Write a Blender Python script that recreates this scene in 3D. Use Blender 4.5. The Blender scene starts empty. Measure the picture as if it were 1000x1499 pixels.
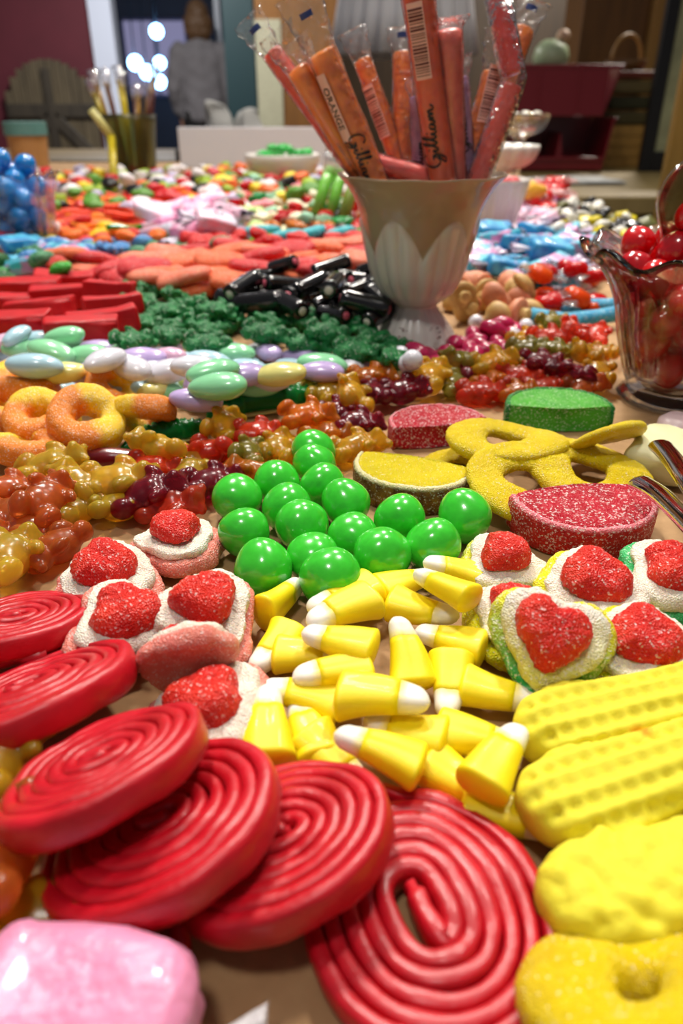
import bpy, bmesh, math, random
import numpy as np
from math import sin, cos, pi, atan, sqrt, radians as R
from mathutils import Vector, Matrix, noise, Euler, Quaternion
random.seed(7)
rnd = random.Random(11)
S = .01            # shapes are written in centimetres
TZ = .75           # table top above the floor, metres
HC = 13.0          # lens above the table, cm
F, CX, CY = 1100.0, 500.0, 749.5
TH = atan((CY - 150.0) / F)
SC = bpy.context.scene
COL = SC.collection

def ray(px, py):
    x = (px - CX) / F; u = (CY - py) / F
    return Vector((x, cos(TH) + u * sin(TH), -sin(TH) + u * cos(TH)))
def P(px, py, h=0.0):
    d = ray(px, py); t = (h - HC) / d.z
    return Vector((d.x * t, d.y * t, h))
def Q(px, py, Y):
    d = ray(px, py); t = Y / d.y
    return Vector((d.x * t, Y, HC + d.z * t))
def srgb(r, g, b):
    f = lambda c: (c / 255.0) / 12.92 if c <= 10 else (((c / 255.0) + .055) / 1.055) ** 2.4
    return (f(r), f(g), f(b), 1.0)

# ---------------------------------------------------------------- geometry (cm)
def fan_close(V, Fc, ring, up):
    c = [sum(V[i][k] for i in ring) / len(ring) for k in range(3)]
    V.append(c); ci = len(V) - 1; n = len(ring)
    for i in range(n):
        a, b = ring[i], ring[(i + 1) % n]
        Fc.append((a, b, ci) if up else (b, a, ci))
def skin_rings(rings, closed=False, cap=True):
    V = []; Fc = []; n = len(rings[0]); ids = []
    for r in rings:
        ids.append(list(range(len(V), len(V) + n))); V += [list(p) for p in r]
    m = len(rings)
    for j in range(m if closed else m - 1):
        A, B = ids[j], ids[(j + 1) % m]
        for i in range(n):
            k = (i + 1) % n
            Fc.append((A[i], A[k], B[k], B[i]))
    if cap and not closed:
        fan_close(V, Fc, ids[0], False); fan_close(V, Fc, ids[-1], True)
    return V, Fc
def sup(t, e):
    c, s = cos(t), sin(t)
    return (math.copysign(abs(c) ** (2 / e), c), math.copysign(abs(s) ** (2 / e), s))
def loftx(secs, n=24, e=2.0):
    rings = []
    for (x, a, b, cz) in secs:
        rings.append([(x, a * sup(2 * pi * i / n, e)[0], cz + b * sup(2 * pi * i / n, e)[1]) for i in range(n)])
    return skin_rings(rings)
def puff(outline, prof, n=72):
    rings = []
    for (s, z) in prof:
        rings.append([(outline(2 * pi * i / n)[0] * s, outline(2 * pi * i / n)[1] * s, z) for i in range(n)])
    return skin_rings(rings)
def sphere(r=(1, 1, 1), nu=24, nv=14, c=(0, 0, 0)):
    rings = []
    for j in range(nv + 1):
        f = -pi / 2 + pi * (j if 0 < j < nv else (.15 if j == 0 else nv - .15)) / nv
        rings.append([(c[0] + r[0] * cos(f) * cos(2 * pi * i / nu), c[1] + r[1] * cos(f) * sin(2 * pi * i / nu), c[2] + r[2] * sin(f)) for i in range(nu)])
    return skin_rings(rings)
def lathe(prof, n=64, mod=None, closed=False):
    rings = []
    for (r, z) in prof:
        ring = []
        for i in range(n):
            a = 2 * pi * i / n
            rr, zz = (r, z) if mod is None else mod(r, z, a)
            ring.append((rr * cos(a), rr * sin(a), zz))
        rings.append(ring)
    return skin_rings(rings, closed=closed, cap=not closed)
def tube(pts, rad, n=12, up=None, flat=1.0, e=2.0, closed=False):
    pts = [Vector(p) for p in pts]; m = len(pts); rings = []
    prev = None
    for j in range(m):
        if closed: t = (pts[(j + 1) % m] - pts[j - 1]).normalized()
        else: t = (pts[min(j + 1, m - 1)] - pts[max(j - 1, 0)]).normalized()
        if up is not None: s = t.cross(Vector(up)).normalized()
        else:
            if prev is None: prev = Vector((0, 0, 1)) if abs(t.z) < .9 else Vector((1, 0, 0))
            s = t.cross(prev).normalized()
        u = s.cross(t).normalized(); prev = u
        r = rad(j / (m - 1)) if callable(rad) else rad
        rings.append([tuple(pts[j] + s * r * sup(2 * pi * i / n, e)[0] + u * r * flat * sup(2 * pi * i / n, e)[1]) for i in range(n)])
    return skin_rings(rings, closed=closed)
def box(sx, sy, sz, bev=.1, seg=3, c=(0, 0, 0), jit=0):
    bm = bmesh.new(); bmesh.ops.create_cube(bm, size=1)
    for v in bm.verts: v.co = Vector((v.co.x * sx, v.co.y * sy, v.co.z * sz))
    if bev: bmesh.ops.bevel(bm, geom=bm.edges[:], offset=bev, segments=seg, affect='EDGES', profile=.5)
    for v in bm.verts: v.co += Vector(c)
    V = [list(v.co) for v in bm.verts]; Fc = [tuple(v.index for v in f.verts) for f in bm.faces]; bm.free()
    return V, Fc
def merge(*ms):
    V = []; Fc = []
    for (v, f) in ms:
        o = len(V); V += [list(p) for p in v]; Fc += [tuple(i + o for i in q) for q in f]
    return V, Fc
def xf(m, M):
    return [list(M @ Vector(p)) for p in m[0]], m[1]
def TRS(loc=(0, 0, 0), rot=(0, 0, 0), sc=(1, 1, 1)):
    return Matrix.LocRotScale(Vector(loc), Euler(rot), Vector(sc))
def remesh(m, vox=.06, smooth=6, dec=None):
    me = bpy.data.meshes.new('tmp'); me.from_pydata(m[0], [], m[1])
    o = bpy.data.objects.new('tmp', me); COL.objects.link(o)
    md = o.modifiers.new('r', 'REMESH'); md.mode = 'VOXEL'; md.voxel_size = vox
    if smooth:
        s = o.modifiers.new('s', 'SMOOTH'); s.iterations = smooth; s.factor = .5
    if dec:
        d = o.modifiers.new('d', 'DECIMATE'); d.ratio = dec
    dg = bpy.context.evaluated_depsgraph_get(); dg.update()
    ev = o.evaluated_get(dg); em = ev.to_mesh()
    V = [list(v.co) for v in em.vertices]; Fc = [tuple(p.vertices) for p in em.polygons]
    ev.to_mesh_clear(); bpy.data.objects.remove(o); bpy.data.meshes.remove(me)
    return V, Fc
def blob(ells, vox=.06, smooth=6, dec=None):
    ms = []
    for e in ells:
        c, r = e[0], e[1]; rot = e[2] if len(e) > 2 else (0, 0, 0)
        ms.append(xf(sphere((1, 1, 1), 20, 12), TRS(c, rot, r)))
    return remesh(merge(*ms), vox, smooth, dec)
def normals(m):
    V = np.array(m[0], float); N = np.zeros_like(V)
    for f in m[1]:
        a, b, c = V[f[0]], V[f[1]], V[f[2]]
        nn = np.cross(b - a, c - a)
        for i in f: N[i] += nn
    L = np.linalg.norm(N, axis=1); L[L == 0] = 1
    return V, N / L[:, None]
def bumpy(m, amp, sc, seed=0, z_keep=False):
    V, N = normals(m); out = []
    for p, n in zip(V, N):
        d = noise.noise(Vector((p[0] * sc + seed * 7.3, p[1] * sc, p[2] * sc))) * amp
        out.append(list(p + n * d))
    return out, m[1]
def setz0(m):
    z = min(p[2] for p in m[0]); return [[p[0], p[1], p[2] - z] for p in m[0]], m[1]
def ridges(m, fn):
    V, N = normals(m)
    return [list(p + n * fn(p, n)) for p, n in zip(V, N)], m[1]

# ---------------------------------------------------------------- shapes and things
class Shape:
    def __init__(s, parts, flat=False):
        s.parts = parts; s.cache = {}; s.flat = flat     # parts: [(name, (V,F), parent index or None)]
        s.V = np.array([p for q in parts for p in q[1][0]], float)
        s.c = (s.V.max(0) + s.V.min(0)) / 2
        k = len(s.V); idx = np.arange(k) if k < 1600 else np.random.RandomState(1).choice(k, 1600, replace=False)
        s.Vs = s.V[idx]
    def mesh(s, i, mat):
        key = (i, mat.name)
        if key not in s.cache:
            nm, (V, Fc) = s.parts[i][0], s.parts[i][1]
            me = bpy.data.meshes.new(nm)
            me.from_pydata([(p[0] * S, p[1] * S, p[2] * S) for p in V], [], Fc)
            me.materials.append(mat)
            if not s.flat:
                me.polygons.foreach_set('use_smooth', [True] * len(me.polygons))
            me.update(); s.cache[key] = me
        return s.cache[key]
def one(name, m, flat=False): return Shape([(name, m, None)], flat)

def world(v): return Vector((v[0] * S, v[1] * S, v[2] * S + TZ))
AUTO = []
def link(o): COL.objects.link(o); return o
def put_obj(name, sh, mats, loc, rot, sc=1.0, label=None, cat=None, group=None, auto=None, names=None):
    """one thing: a mesh, or an empty with one mesh child per part"""
    if not isinstance(mats, (list, tuple)): mats = [mats] * len(sh.parts)
    loc = world(loc)
    q = rot.to_quaternion() if isinstance(rot, (Matrix, Euler)) else rot
    scv = (sc, sc, sc) if not isinstance(sc, (tuple, list)) else sc
    if len(sh.parts) == 1:
        o = link(bpy.data.objects.new(name, sh.mesh(0, mats[0]))); made = [o]
    else:
        o = link(bpy.data.objects.new(name, None)); o.empty_display_size = .01; made = []
        for i, p in enumerate(sh.parts):
            c = link(bpy.data.objects.new(p[0], sh.mesh(i, mats[i])))
            c.parent = o if p[2] is None else made[p[2]]; made.append(c)
    o.location = loc; o.rotation_mode = 'QUATERNION'; o.rotation_quaternion = q; o.scale = scv
    o['category'] = cat or name.replace('_', ' ')
    if label: o['label'] = label
    if group: o['group'] = group
    if auto: AUTO.append((o, auto))
    return o

# height field of everything already lying on the table, so that new pieces rest on it
GX0, GY0, GC = -130.0, 0.0, .2
GW, GH = 1300, 1300
HM = np.zeros((GH, GW), np.float32)
def rel(sh, rot, sc):
    M = np.array(rot.to_matrix() if isinstance(rot, (Quaternion, Euler)) else rot.to_3x3())
    s3 = np.array(sc if isinstance(sc, (tuple, list)) else (sc, sc, sc))
    return ((sh.Vs) * s3) @ M.T, ((np.array(sh.c)) * s3) @ M.T
def cells(x, y):
    return np.clip(((y - GY0) / GC).astype(int), 0, GH - 1), np.clip(((x - GX0) / GC).astype(int), 0, GW - 1)
def stamp(W):
    iy, ix = cells(W[:, 0], W[:, 1])
    iy, ix = cells(W[:, 0], W[:, 1]); np.maximum.at(HM, (iy, ix), W[:, 2].astype(np.float32))
def put(name, sh, mats, px, py, z0=0.0, yaw=0, tilt=(0, 0), sc=1.0, mark=True, shrink=.8, **kw):
    """centre seen at pixel px,py; lowest point at height z0 (None: rest on what lies there)"""
    rot = (Matrix.Rotation(R(yaw), 4, 'Z') @ Euler((R(tilt[0]), R(tilt[1]), 0)).to_matrix().to_4x4())
    V, c = rel(sh, rot, sc)
    low = V[:, 2].min(); V0 = V - c
    if z0 is None:
        h = -low + c[2]
        for it in range(4):
            C = P(px, py, h)
            h = max(rest(V0, C.x, C.y, .9), -low + c[2])
    else: h = z0 - low + c[2]
    C = P(px, py, h)
    if mark: stamp(V0 + np.array(C))
    return put_obj(name, sh, mats, Vector(C) - Vector(c), rot, sc, **kw)
def rest(V0, x, y, shrink, pct=72):
    b = V0[V0[:, 2] < 0]
    iy, ix = cells(b[:, 0] * shrink + x, b[:, 1] * shrink + y)
    return float(np.percentile(HM[iy, ix] - b[:, 2], pct))
def put_w(name, sh, mats, x, y, yaw=0, tilt=(0, 0), sc=1.0, shrink=.9, cap=1.5, **kw):
    rot = (Matrix.Rotation(R(yaw), 4, 'Z') @ Euler((R(tilt[0]), R(tilt[1]), 0)).to_matrix().to_4x4())
    V, c = rel(sh, rot, sc); V0 = V - c
    h = max(rest(V0, x, y, shrink), -V0[:, 2].min())
    if h + V0[:, 2].min() > cap: return None
    C = np.array((x, y, h)); stamp(V0 + C)
    return put_obj(name, sh, mats, Vector(C) - Vector(c), rot, sc, **kw)
def put2(name, sh, mats, A, B, roll=0, L=None, fit=True, flex=(.8, 1.25), zmin=0.0, mark=True, **kw):
    """local +x end at pixel A=(px,py,h), -x end at B"""
    a, b = P(*A), P(*B); d = a - b
    xs = sh.V[:, 0]; L = L or (xs.max() - xs.min())
    sc = min(max(d.length / L, flex[0]), flex[1]) if fit else 1.0
    X = d.normalized(); Z = Vector((0, 0, 1)); Y = Z.cross(X).normalized(); Z = X.cross(Y)
    M = Matrix((X, Y, Z)).transposed().to_4x4() @ Matrix.Rotation(R(roll), 4, 'X')
    V, c = rel(sh, M, sc); C = (a + b) / 2; V0 = V - c
    low = V0[:, 2].min() + C.z
    if low < zmin: C = C + Vector((0, 0, zmin - low))
    if mark: stamp(V0 + np.array(C))
    return put_obj(name, sh, mats, C - Vector(c), M, sc, **kw)

# ---------------------------------------------------------------- materials
MC = {}
def mat_new(key):
    m = bpy.data.materials.new(key); m.use_nodes = True
    return m, m.node_tree, m.node_tree.nodes['Principled BSDF']
def setp(b, **k):
    for n, v in k.items():
        n = n.replace('_', ' ')
        if n in b.inputs: b.inputs[n].default_value = v
def coords(nt):
    return nt.nodes.new('ShaderNodeTexCoord').outputs['Object']
def nz(nt, vec, scale, detail=2, rough=.5):
    n = nt.nodes.new('ShaderNodeTexNoise'); n.inputs['Scale'].default_value = scale
    n.inputs['Detail'].default_value = detail; n.inputs['Roughness'].default_value = rough
    nt.links.new(vec, n.inputs['Vector']); return n.outputs['Fac']
def ramp(nt, fac, stops):
    r = nt.nodes.new('ShaderNodeValToRGB'); e = r.color_ramp.elements
    while len(e) < len(stops): e.new(.5)
    for i, (p, c) in enumerate(stops): e[i].position = p; e[i].color = c
    nt.links.new(fac, r.inputs['Fac']); return r.outputs['Color']
def bump(nt, b, h, strength, dist):
    n = nt.nodes.new('ShaderNodeBump'); n.inputs['Strength'].default_value = strength; n.inputs['Distance'].default_value = dist
    nt.links.new(h, n.inputs['Height']); nt.links.new(n.outputs['Normal'], b.inputs['Normal']); return n
def mix(nt, fac, a, b_, mode='MIX'):
    m = nt.nodes.new('ShaderNodeMix'); m.data_type = 'RGBA'; m.blend_type = mode
    for s, v in ((m.inputs['Factor'], fac), (m.inputs[6], a), (m.inputs[7], b_)):
        if isinstance(v, (int, float, tuple)): s.default_value = v
        else: nt.links.new(v, s)
    return m.outputs[2]
def sc3(c, k): return (min(c[0] * k, 1), min(c[1] * k, 1), min(c[2] * k, 1), 1)

def plain(col, rough=.5, coat=0, sss=0, metal=0, var=.0, vs=200, bs=0, bsc=800, bd=.0003, spec=.5, key=None):
    key = ('plain', col, rough, coat, sss, metal, var, vs, bs, bsc, bd, spec)
    if key in MC: return MC[key]
    m, nt, b = mat_new('plain_surface'); v = coords(nt)
    setp(b, Base_Color=col, Roughness=rough, Metallic=metal, Coat_Weight=coat, Coat_Roughness=.08, Specular_IOR_Level=spec)
    if sss: setp(b, Subsurface_Weight=sss, Subsurface_Radius=(.006, .004, .003), Subsurface_Scale=.5)
    if var:
        nt.links.new(ramp(nt, nz(nt, v, vs, 3), [(.25, sc3(col, 1 - var)), (.75, sc3(col, 1 + var))]), b.inputs['Base Color'])
    if bs: bump(nt, b, nz(nt, v, bsc, 3), bs, bd)
    MC[key] = m; return m
def glossy(col, rough=.12, sss=.25, coat=.6, var=.06, vs=350):
    key = ('glossy', col, rough, sss, coat, var, vs)
    if key in MC: return MC[key]
    m, nt, b = mat_new('hard_candy_shell'); v = coords(nt)
    setp(b, Roughness=rough + .12, Coat_Weight=coat, Coat_Roughness=.04, Subsurface_Weight=sss, Subsurface_Radius=(.004, .004, .004), Subsurface_Scale=.5)
    nt.links.new(ramp(nt, nz(nt, v, vs, 4), [(.3, sc3(col, 1 - var)), (.7, sc3(col, 1 + var * 1.5))]), b.inputs['Base Color'])
    bump(nt, b, nz(nt, v, 500, 3), .12, .0004)
    MC[key] = m; return m
def sugar_nodes(nt, b, v, colsock, amt=.5, grain=1500, strength=.8, dist=.0007):
    w = nt.nodes.new('ShaderNodeTexVoronoi'); w.inputs['Scale'].default_value = grain * 1.6
    nt.links.new(v, w.inputs['Vector'])
    n2 = nz(nt, v, grain * .8, 3, .6)
    sep = nt.nodes.new('ShaderNodeSeparateColor'); nt.links.new(w.outputs['Color'], sep.inputs[0])
    spk = ramp(nt, sep.outputs[0], [(max(.02, 1 - amt), (0, 0, 0, 1)), (min(1, 1 - amt + .18), (1, 1, 1, 1))])
    c = mix(nt, .4 * min(1, amt * 2), colsock, (1, 1, 1, 1)) if False else colsock
    c2 = mix(nt, spk, c, mix(nt, .6, c, (1, .95, .9, 1)))
    nt.links.new(c2, b.inputs['Base Color'])
    add = nt.nodes.new('ShaderNodeMath'); add.operation = 'ADD'
    nt.links.new(w.outputs['Distance'], add.inputs[0]); nt.links.new(n2, add.inputs[1])
    bump(nt, b, add.outputs[0], strength, dist)
def sugar(col, amt=.3, grain=1500, rough=.35, sss=.3, strength=.7, col2=None, trans=0, vs=150):
    key = ('sugar', col, amt, grain, rough, sss, strength, col2, trans, vs)
    if key in MC: return MC[key]
    m, nt, b = mat_new('sugared_candy'); v = coords(nt)
    setp(b, Roughness=rough, Subsurface_Weight=sss, Subsurface_Radius=(.005, .003, .002), Subsurface_Scale=.6, Transmission_Weight=trans, Specular_IOR_Level=.35)
    amt = amt * .6
    base = ramp(nt, nz(nt, v, vs, 2), [(.3, col), (.75, col2 or sc3(col, 1.25))])
    sugar_nodes(nt, b, v, base, amt, grain, strength)
    MC[key] = m; return m
def gummy(col, rough=.24, trans=.7, sss=.6, col2=None):
    key = ('gummy', col, rough, trans, sss)
    if key in MC: return MC[key]
    m, nt, b = mat_new('clear_gummy'); v = coords(nt)
    setp(b, Roughness=rough, Transmission_Weight=trans, IOR=1.36, Subsurface_Weight=sss, Subsurface_Radius=(.010, .008, .005), Subsurface_Scale=1.0, Coat_Weight=.08, Coat_Roughness=.2, Specular_IOR_Level=.35)
    nt.links.new(ramp(nt, nz(nt, v, 120, 2), [(.3, sc3(col, .85)), (.7, sc3(col, 1.15))]), b.inputs['Base Color'])
    bump(nt, b, nz(nt, v, 300, 2), .12, .0005)
    MC[key] = m; return m
def rindm(col, col2, rim, h, amt=.3):
    m, nt, b = mat_new('sugared_rind'); v = coords(nt); setp(b, Roughness=.4, Subsurface_Weight=.25, Subsurface_Radius=(.004, .003, .002), Subsurface_Scale=.5, Specular_IOR_Level=.35)
    x = nt.nodes.new('ShaderNodeSeparateXYZ'); nt.links.new(v, x.inputs[0])
    mr = nt.nodes.new('ShaderNodeMapRange'); mr.inputs[1].default_value = h - .0008; mr.inputs[2].default_value = h + .0006; nt.links.new(x.outputs[2], mr.inputs[0])
    base = ramp(nt, nz(nt, v, 300, 3), [(.35, col), (.7, col2)])
    sugar_nodes(nt, b, v, mix(nt, mr.outputs[0], base, rim), amt * .5, 1300, .7); return m
def glass(col=(1, 1, 1, 1), rough=.02, ior=1.48):
    key = ('glass', col, rough, ior)
    if key in MC: return MC[key]
    m, nt, b = mat_new('clear_glass')
    setp(b, Base_Color=col, Roughness=rough, Transmission_Weight=1.0, IOR=ior)
    N = nt.nodes; tr = N.new('ShaderNodeBsdfTransparent'); tr.inputs[0].default_value = col; gl = N.new('ShaderNodeBsdfGlossy'); gl.inputs['Roughness'].default_value = rough
    lw = N.new('ShaderNodeFresnel'); lw.inputs['IOR'].default_value = 1.25; m1 = N.new('ShaderNodeMixShader'); m2 = N.new('ShaderNodeMixShader'); m2.inputs[0].default_value = .3
    nt.links.new(lw.outputs[0], m1.inputs[0]); nt.links.new(tr.outputs[0], m1.inputs[1]); nt.links.new(gl.outputs[0], m1.inputs[2])
    nt.links.new(m1.outputs[0], m2.inputs[1]); nt.links.new(b.outputs[0], m2.inputs[2]); nt.links.new(m2.outputs[0], N['Material Output'].inputs['Surface'])
    MC[key] = m; return m
def film(tint=(1, 1, 1, 1), alpha=.06):
    """thin clear wrapping: see-through, with sharp wrinkled reflections"""
    key = ('film', tint, alpha)
    if key in MC: return MC[key]
    m, nt, b = mat_new('clear_film'); N = nt.nodes
    setp(b, Base_Color=tint, Roughness=.14, Specular_IOR_Level=1.0, Coat_Weight=.6)
    bm_ = bump(nt, b, nz(nt, coords(nt), 190, 3, .6), 1.0, .0035)
    tr = N.new('ShaderNodeBsdfTransparent'); gl = N.new('ShaderNodeBsdfGlossy'); gl.inputs['Roughness'].default_value = .12; nt.links.new(bm_.outputs[0], gl.inputs['Normal'])
    lw = N.new('ShaderNodeLayerWeight'); lw.inputs['Blend'].default_value = .2; nt.links.new(bm_.outputs[0], lw.inputs['Normal'])
    m1 = N.new('ShaderNodeMixShader'); m2 = N.new('ShaderNodeMixShader'); m2.inputs[0].default_value = alpha
    nt.links.new(lw.outputs['Fresnel'], m1.inputs[0]); nt.links.new(tr.outputs[0], m1.inputs[1]); nt.links.new(gl.outputs[0], m1.inputs[2])
    nt.links.new(m1.outputs[0], m2.inputs[1]); nt.links.new(b.outputs[0], m2.inputs[2])
    nt.links.new(m2.outputs[0], N['Material Output'].inputs['Surface']); MC[key] = m; return m
def emit(col, st):
    m, nt, b = mat_new('glowing'); setp(b, Base_Color=(0, 0, 0, 1), Emission_Color=col, Emission_Strength=st); return m
# ---------------------------------------------------------------- candy shapes (cm)
def oval(a, b, e=2.2):
    return lambda t: (a * sup(t, e)[0], b * sup(t, e)[1])
def tri(r, rnd_=.22, ph=0.0, lob=3, asym=0.0):
    def f(t):
        k = r * (1 + rnd_ * cos(lob * (t - ph)) + asym * cos(t + 1)); return (k * cos(t), k * sin(t))
    return f
def heart(r):
    def f(t):
        x = 16 * sin(t) ** 3; y = 13 * cos(t) - 5 * cos(2 * t) - 2 * cos(3 * t) - cos(4 * t)
        return (r * x / 17, r * (y + 2) / 16)
    return f
def rounded(h, bulge=.06, k=5):
    pr = [(.55, 0), (.8, 0.0), (.9, h * .04)]
    for j in range(k + 1):
        a = -pi / 2 + pi * j / k
        pr.append((.93 + bulge * cos(a), h * .5 + h * .42 * sin(a)))
    return pr + [(.85, h * .985), (.7, h), (.4, h * 1.01), (.15, h * 1.01)]
def dome(h):
    pr = [(.8, 0), (.95, .02), (1.0, h * .15)]
    for j in range(1, 9):
        a = j / 8.0 * pi / 2
        pr.append((.1 + .9 * cos(a) ** .7 if j < 8 else .08, h * (.15 + .85 * sin(a))))
    return pr

def gumball_shape(seed):
    m = sphere((.88, .88, .84), 40, 24); return one('gumball', bumpy(m, .11, .9, seed))
GUM = [gumball_shape(k) for k in range(5)]
GUMLO = one('gumball', sphere((1, 1, 1), 24, 14))

def corn_parts(seed):
    r = random.Random(seed); N = 34; cut = .42; L = 1.22
    def sec(x):
        u = (x + L) / (2 * L)
        a = .80 * (1 - u) + .30 * u; b = .52 * (1 - u) + .25 * u
        e = 1.0
        if u < .1: e = (1 - (1 - u / .1) ** 2.6) ** .45 * .93 + .07 if u > 0 else .30
        if u > .86: e = max(.12, sqrt(max(0, 1 - ((u - .86) / .14) ** 2)))
        return (x, a * e, b * e, 0)
    us = [-L] + [-L + 2 * L * .1 * k / 8 for k in range(1, 9)] + [-L + 2 * L * (.1 + .5 * k / 8) for k in range(1, 9)]
    xs1 = [x for x in us if x < cut - .02] + [cut + .02]
    xs2 = [cut - .015] + [cut + (L - cut) * k / 14 for k in range(1, 15)]
    A = loftx([sec(x) for x in xs1], N, 2.5); B = loftx([(s[0], s[1] * .997, s[2] * .997, 0) for s in map(sec, xs2)], N, 2.5)
    bend = r.uniform(-.08, .08)
    def warp(m):
        out = []
        for p in m[0]:
            n = noise.noise(Vector((p[0] * .9 + seed * 5, p[1] * .9, p[2] * .9)))
            cr = -.07 * math.exp(-(p[1] / .14) ** 2) * (1 if p[2] > 0 else 0) * (1 - (p[0] / 1.3) ** 2)
            out.append([p[0], p[1] * (1 + .12 * n) + bend * p[0] ** 2, p[2] * (1 + .15 * n) + cr])
        return out, m[1]
    return Shape([('candy_body', warp(A), None), ('candy_tip', warp(B), None)])
CORN = [corn_parts(k) for k in range(5)]

def bear_shape(seed, dec=None, vox=.055):
    r = random.Random(seed); j = lambda a: r.uniform(-a, a)
    e = [((-.05, 0, .42), (.72, .5, .42)), ((.2, 0, .45), (.5, .46, .42)), ((.86, 0, .48), (.42, .40, .38)), ((.9, 0, .8), (.19, .18, .16)),
         ((1.16, .3, .5), (.17, .17, .16)), ((1.16, -.3, .5), (.17, .17, .16)),
         ((.36, .42, .72), (.34, .17, .19), (0, .3, -.35 + j(.1))), ((.36, -.42, .72), (.34, .17, .19), (0, .3, .35 + j(.1))),
         ((-.72, .34, .55), (.42, .24, .30), (0, -.35, .25)), ((-.72, -.34, .55), (.42, .24, .30), (0, -.35, -.25))]
    m = blob(e, vox, 9, dec); m = ([[p[0] * .94, p[1] * 1.22, p[2] * 1.1] for p in m[0]], m[1]); return one('gummy_bear', setz0(bumpy(m, .08, 1.0, seed)))
BEAR = [bear_shape(k) for k in range(3)]
FROG = one('sugared_bear', setz0(bumpy((BEAR[1].parts[0][1][0], BEAR[1].parts[0][1][1]), .07, 5.0, 3)))

def ring_shape(Ro, Ri, t, seed, n=96, k=24, flatx=1.0):
    rings = []
    rm, rr = (Ro + Ri) / 2, (Ro - Ri) / 2
    for i in range(n):
        a = 2 * pi * i / n; ring = []
        for j in range(k):
            c, s = sup(2 * pi * j / k, 2.6)
            q = rm + rr * c * (1 + .08 * sin(2 * a + seed))
            z = t / 2 * s * (1 + .05 * sin(3 * a + seed)) + .12 * sin(a * 2 + seed)
            ring.append((q * cos(a) * flatx, q * sin(a), z))
        rings.append(ring)
    V, Fc = skin_rings(rings, closed=True, cap=False)
    return setz0(bumpy(bumpy((V, Fc), .10, .8, seed), .035, 6, seed))
RINGS = [one('sour_ring', ring_shape(2.05, .66, .56, k, flatx=1 + .06 * k)) for k in range(4)]
RINGF = one('sour_ring', ring_shape(1.95, .34, 1.0, 3))
PRING = [one('peach_ring', ring_shape(1.55, .42, 1.15, k + 5)) for k in range(3)]

def halfdisc(a, b, flat=.12):
    # t runs round the outline; curved side towards -y, straight cut towards +y
    def f(t):
        x, y = a * sup(t, 2.15)[0], b * sup(t, 2.15)[1]
        if y > 0: y = y * flat * (1 + .0 * x)
        return (x, y - b * .25)
    return f
def slice_shape(a=2.35, b=2.3, h=1.05, seed=0, rind=.28):
    # whole wedge: rind shell below and around the curve, jelly flesh on top
    core = puff(halfdisc(a, b, .16), [(.4, .02), (.8, .02), (.9, .06), (.945, .25), (.95, .6), (.945, h - .12), (.93, h + .01), (.90, h + .06), (.8, h + .05), (.5, h + .04), (.2, h + .04)], 120)
    # rind: crescent wrapping the curved side
    n = 70; rings = []
    for i in range(n + 1):
        t = -pi - .06 + (pi + .12) * i / n
        c, s = sup(t, 2.15); X, Y = a * c, b * min(s, .05) - b * .25
        nx, ny = c / a, s / b; l = sqrt(nx * nx + ny * ny) or 1; nx, ny = nx / l, ny / l
        ring = []
        for (o, z) in [(-.02, .0), (.02, .2), (.03, h * .6), (.02, h - .06), (-.06, h + .06), (-.17, h + .075), (-.19, h + .02), (-.22, h * .5), (-.2, .02)]:
            ring.append((X + nx * o, Y + ny * o, z))
        rings.append(ring)
    r = skin_rings(rings)
    return Shape([('flesh', bumpy(core, .03, 6, seed), None), ('rind', bumpy(r, .045, 6, seed + 3), None)])
SLICE = slice_shape()

def softheart(r):
    f = heart(r)
    return lambda t: (.5 * f(t)[0] + .5 * r * .95 * sin(t), .5 * f(t)[1] + .5 * r * .9 * cos(t))
def layered(seed, kind='tri'):
    o = {'tri': tri(1.38, .13, pi / 2, 3, .03), 'tri2': tri(1.42, .10, pi / 2, 3, .05), 'heart': softheart(1.5)}[kind]
    base = puff(o, rounded(.62, .09), 96)
    mid = puff(lambda t: (o(t)[0] * .86 + .03, o(t)[1] * .86 + .05), [(.5, .45), (.9, .46)] + [(s * .99, .46 + z * .75) for s, z in rounded(.62, .10)[3:]], 96)
    top = puff(lambda t: (o(t)[0] * .59, o(t)[1] * .59 + .09), [(s, .86 + z) for s, z in dome(.64)], 96)
    # sag the layers with a low frequency warp and grain them
    def warp(m, k):
        m = bumpy(m, .18, .75, seed); m = bumpy(m, .08, 2.2, seed + k); return bumpy(m, .05, 8.5, seed + 9 + k)
    return Shape([('base_layer', warp(base, 1), None), ('middle_layer', warp(mid, 2), None), ('heart_top', warp(top, 3), None)])
LAY = [layered(1, 'tri'), layered(2, 'tri2'), layered(3, 'heart'), layered(4, 'tri')]

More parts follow.
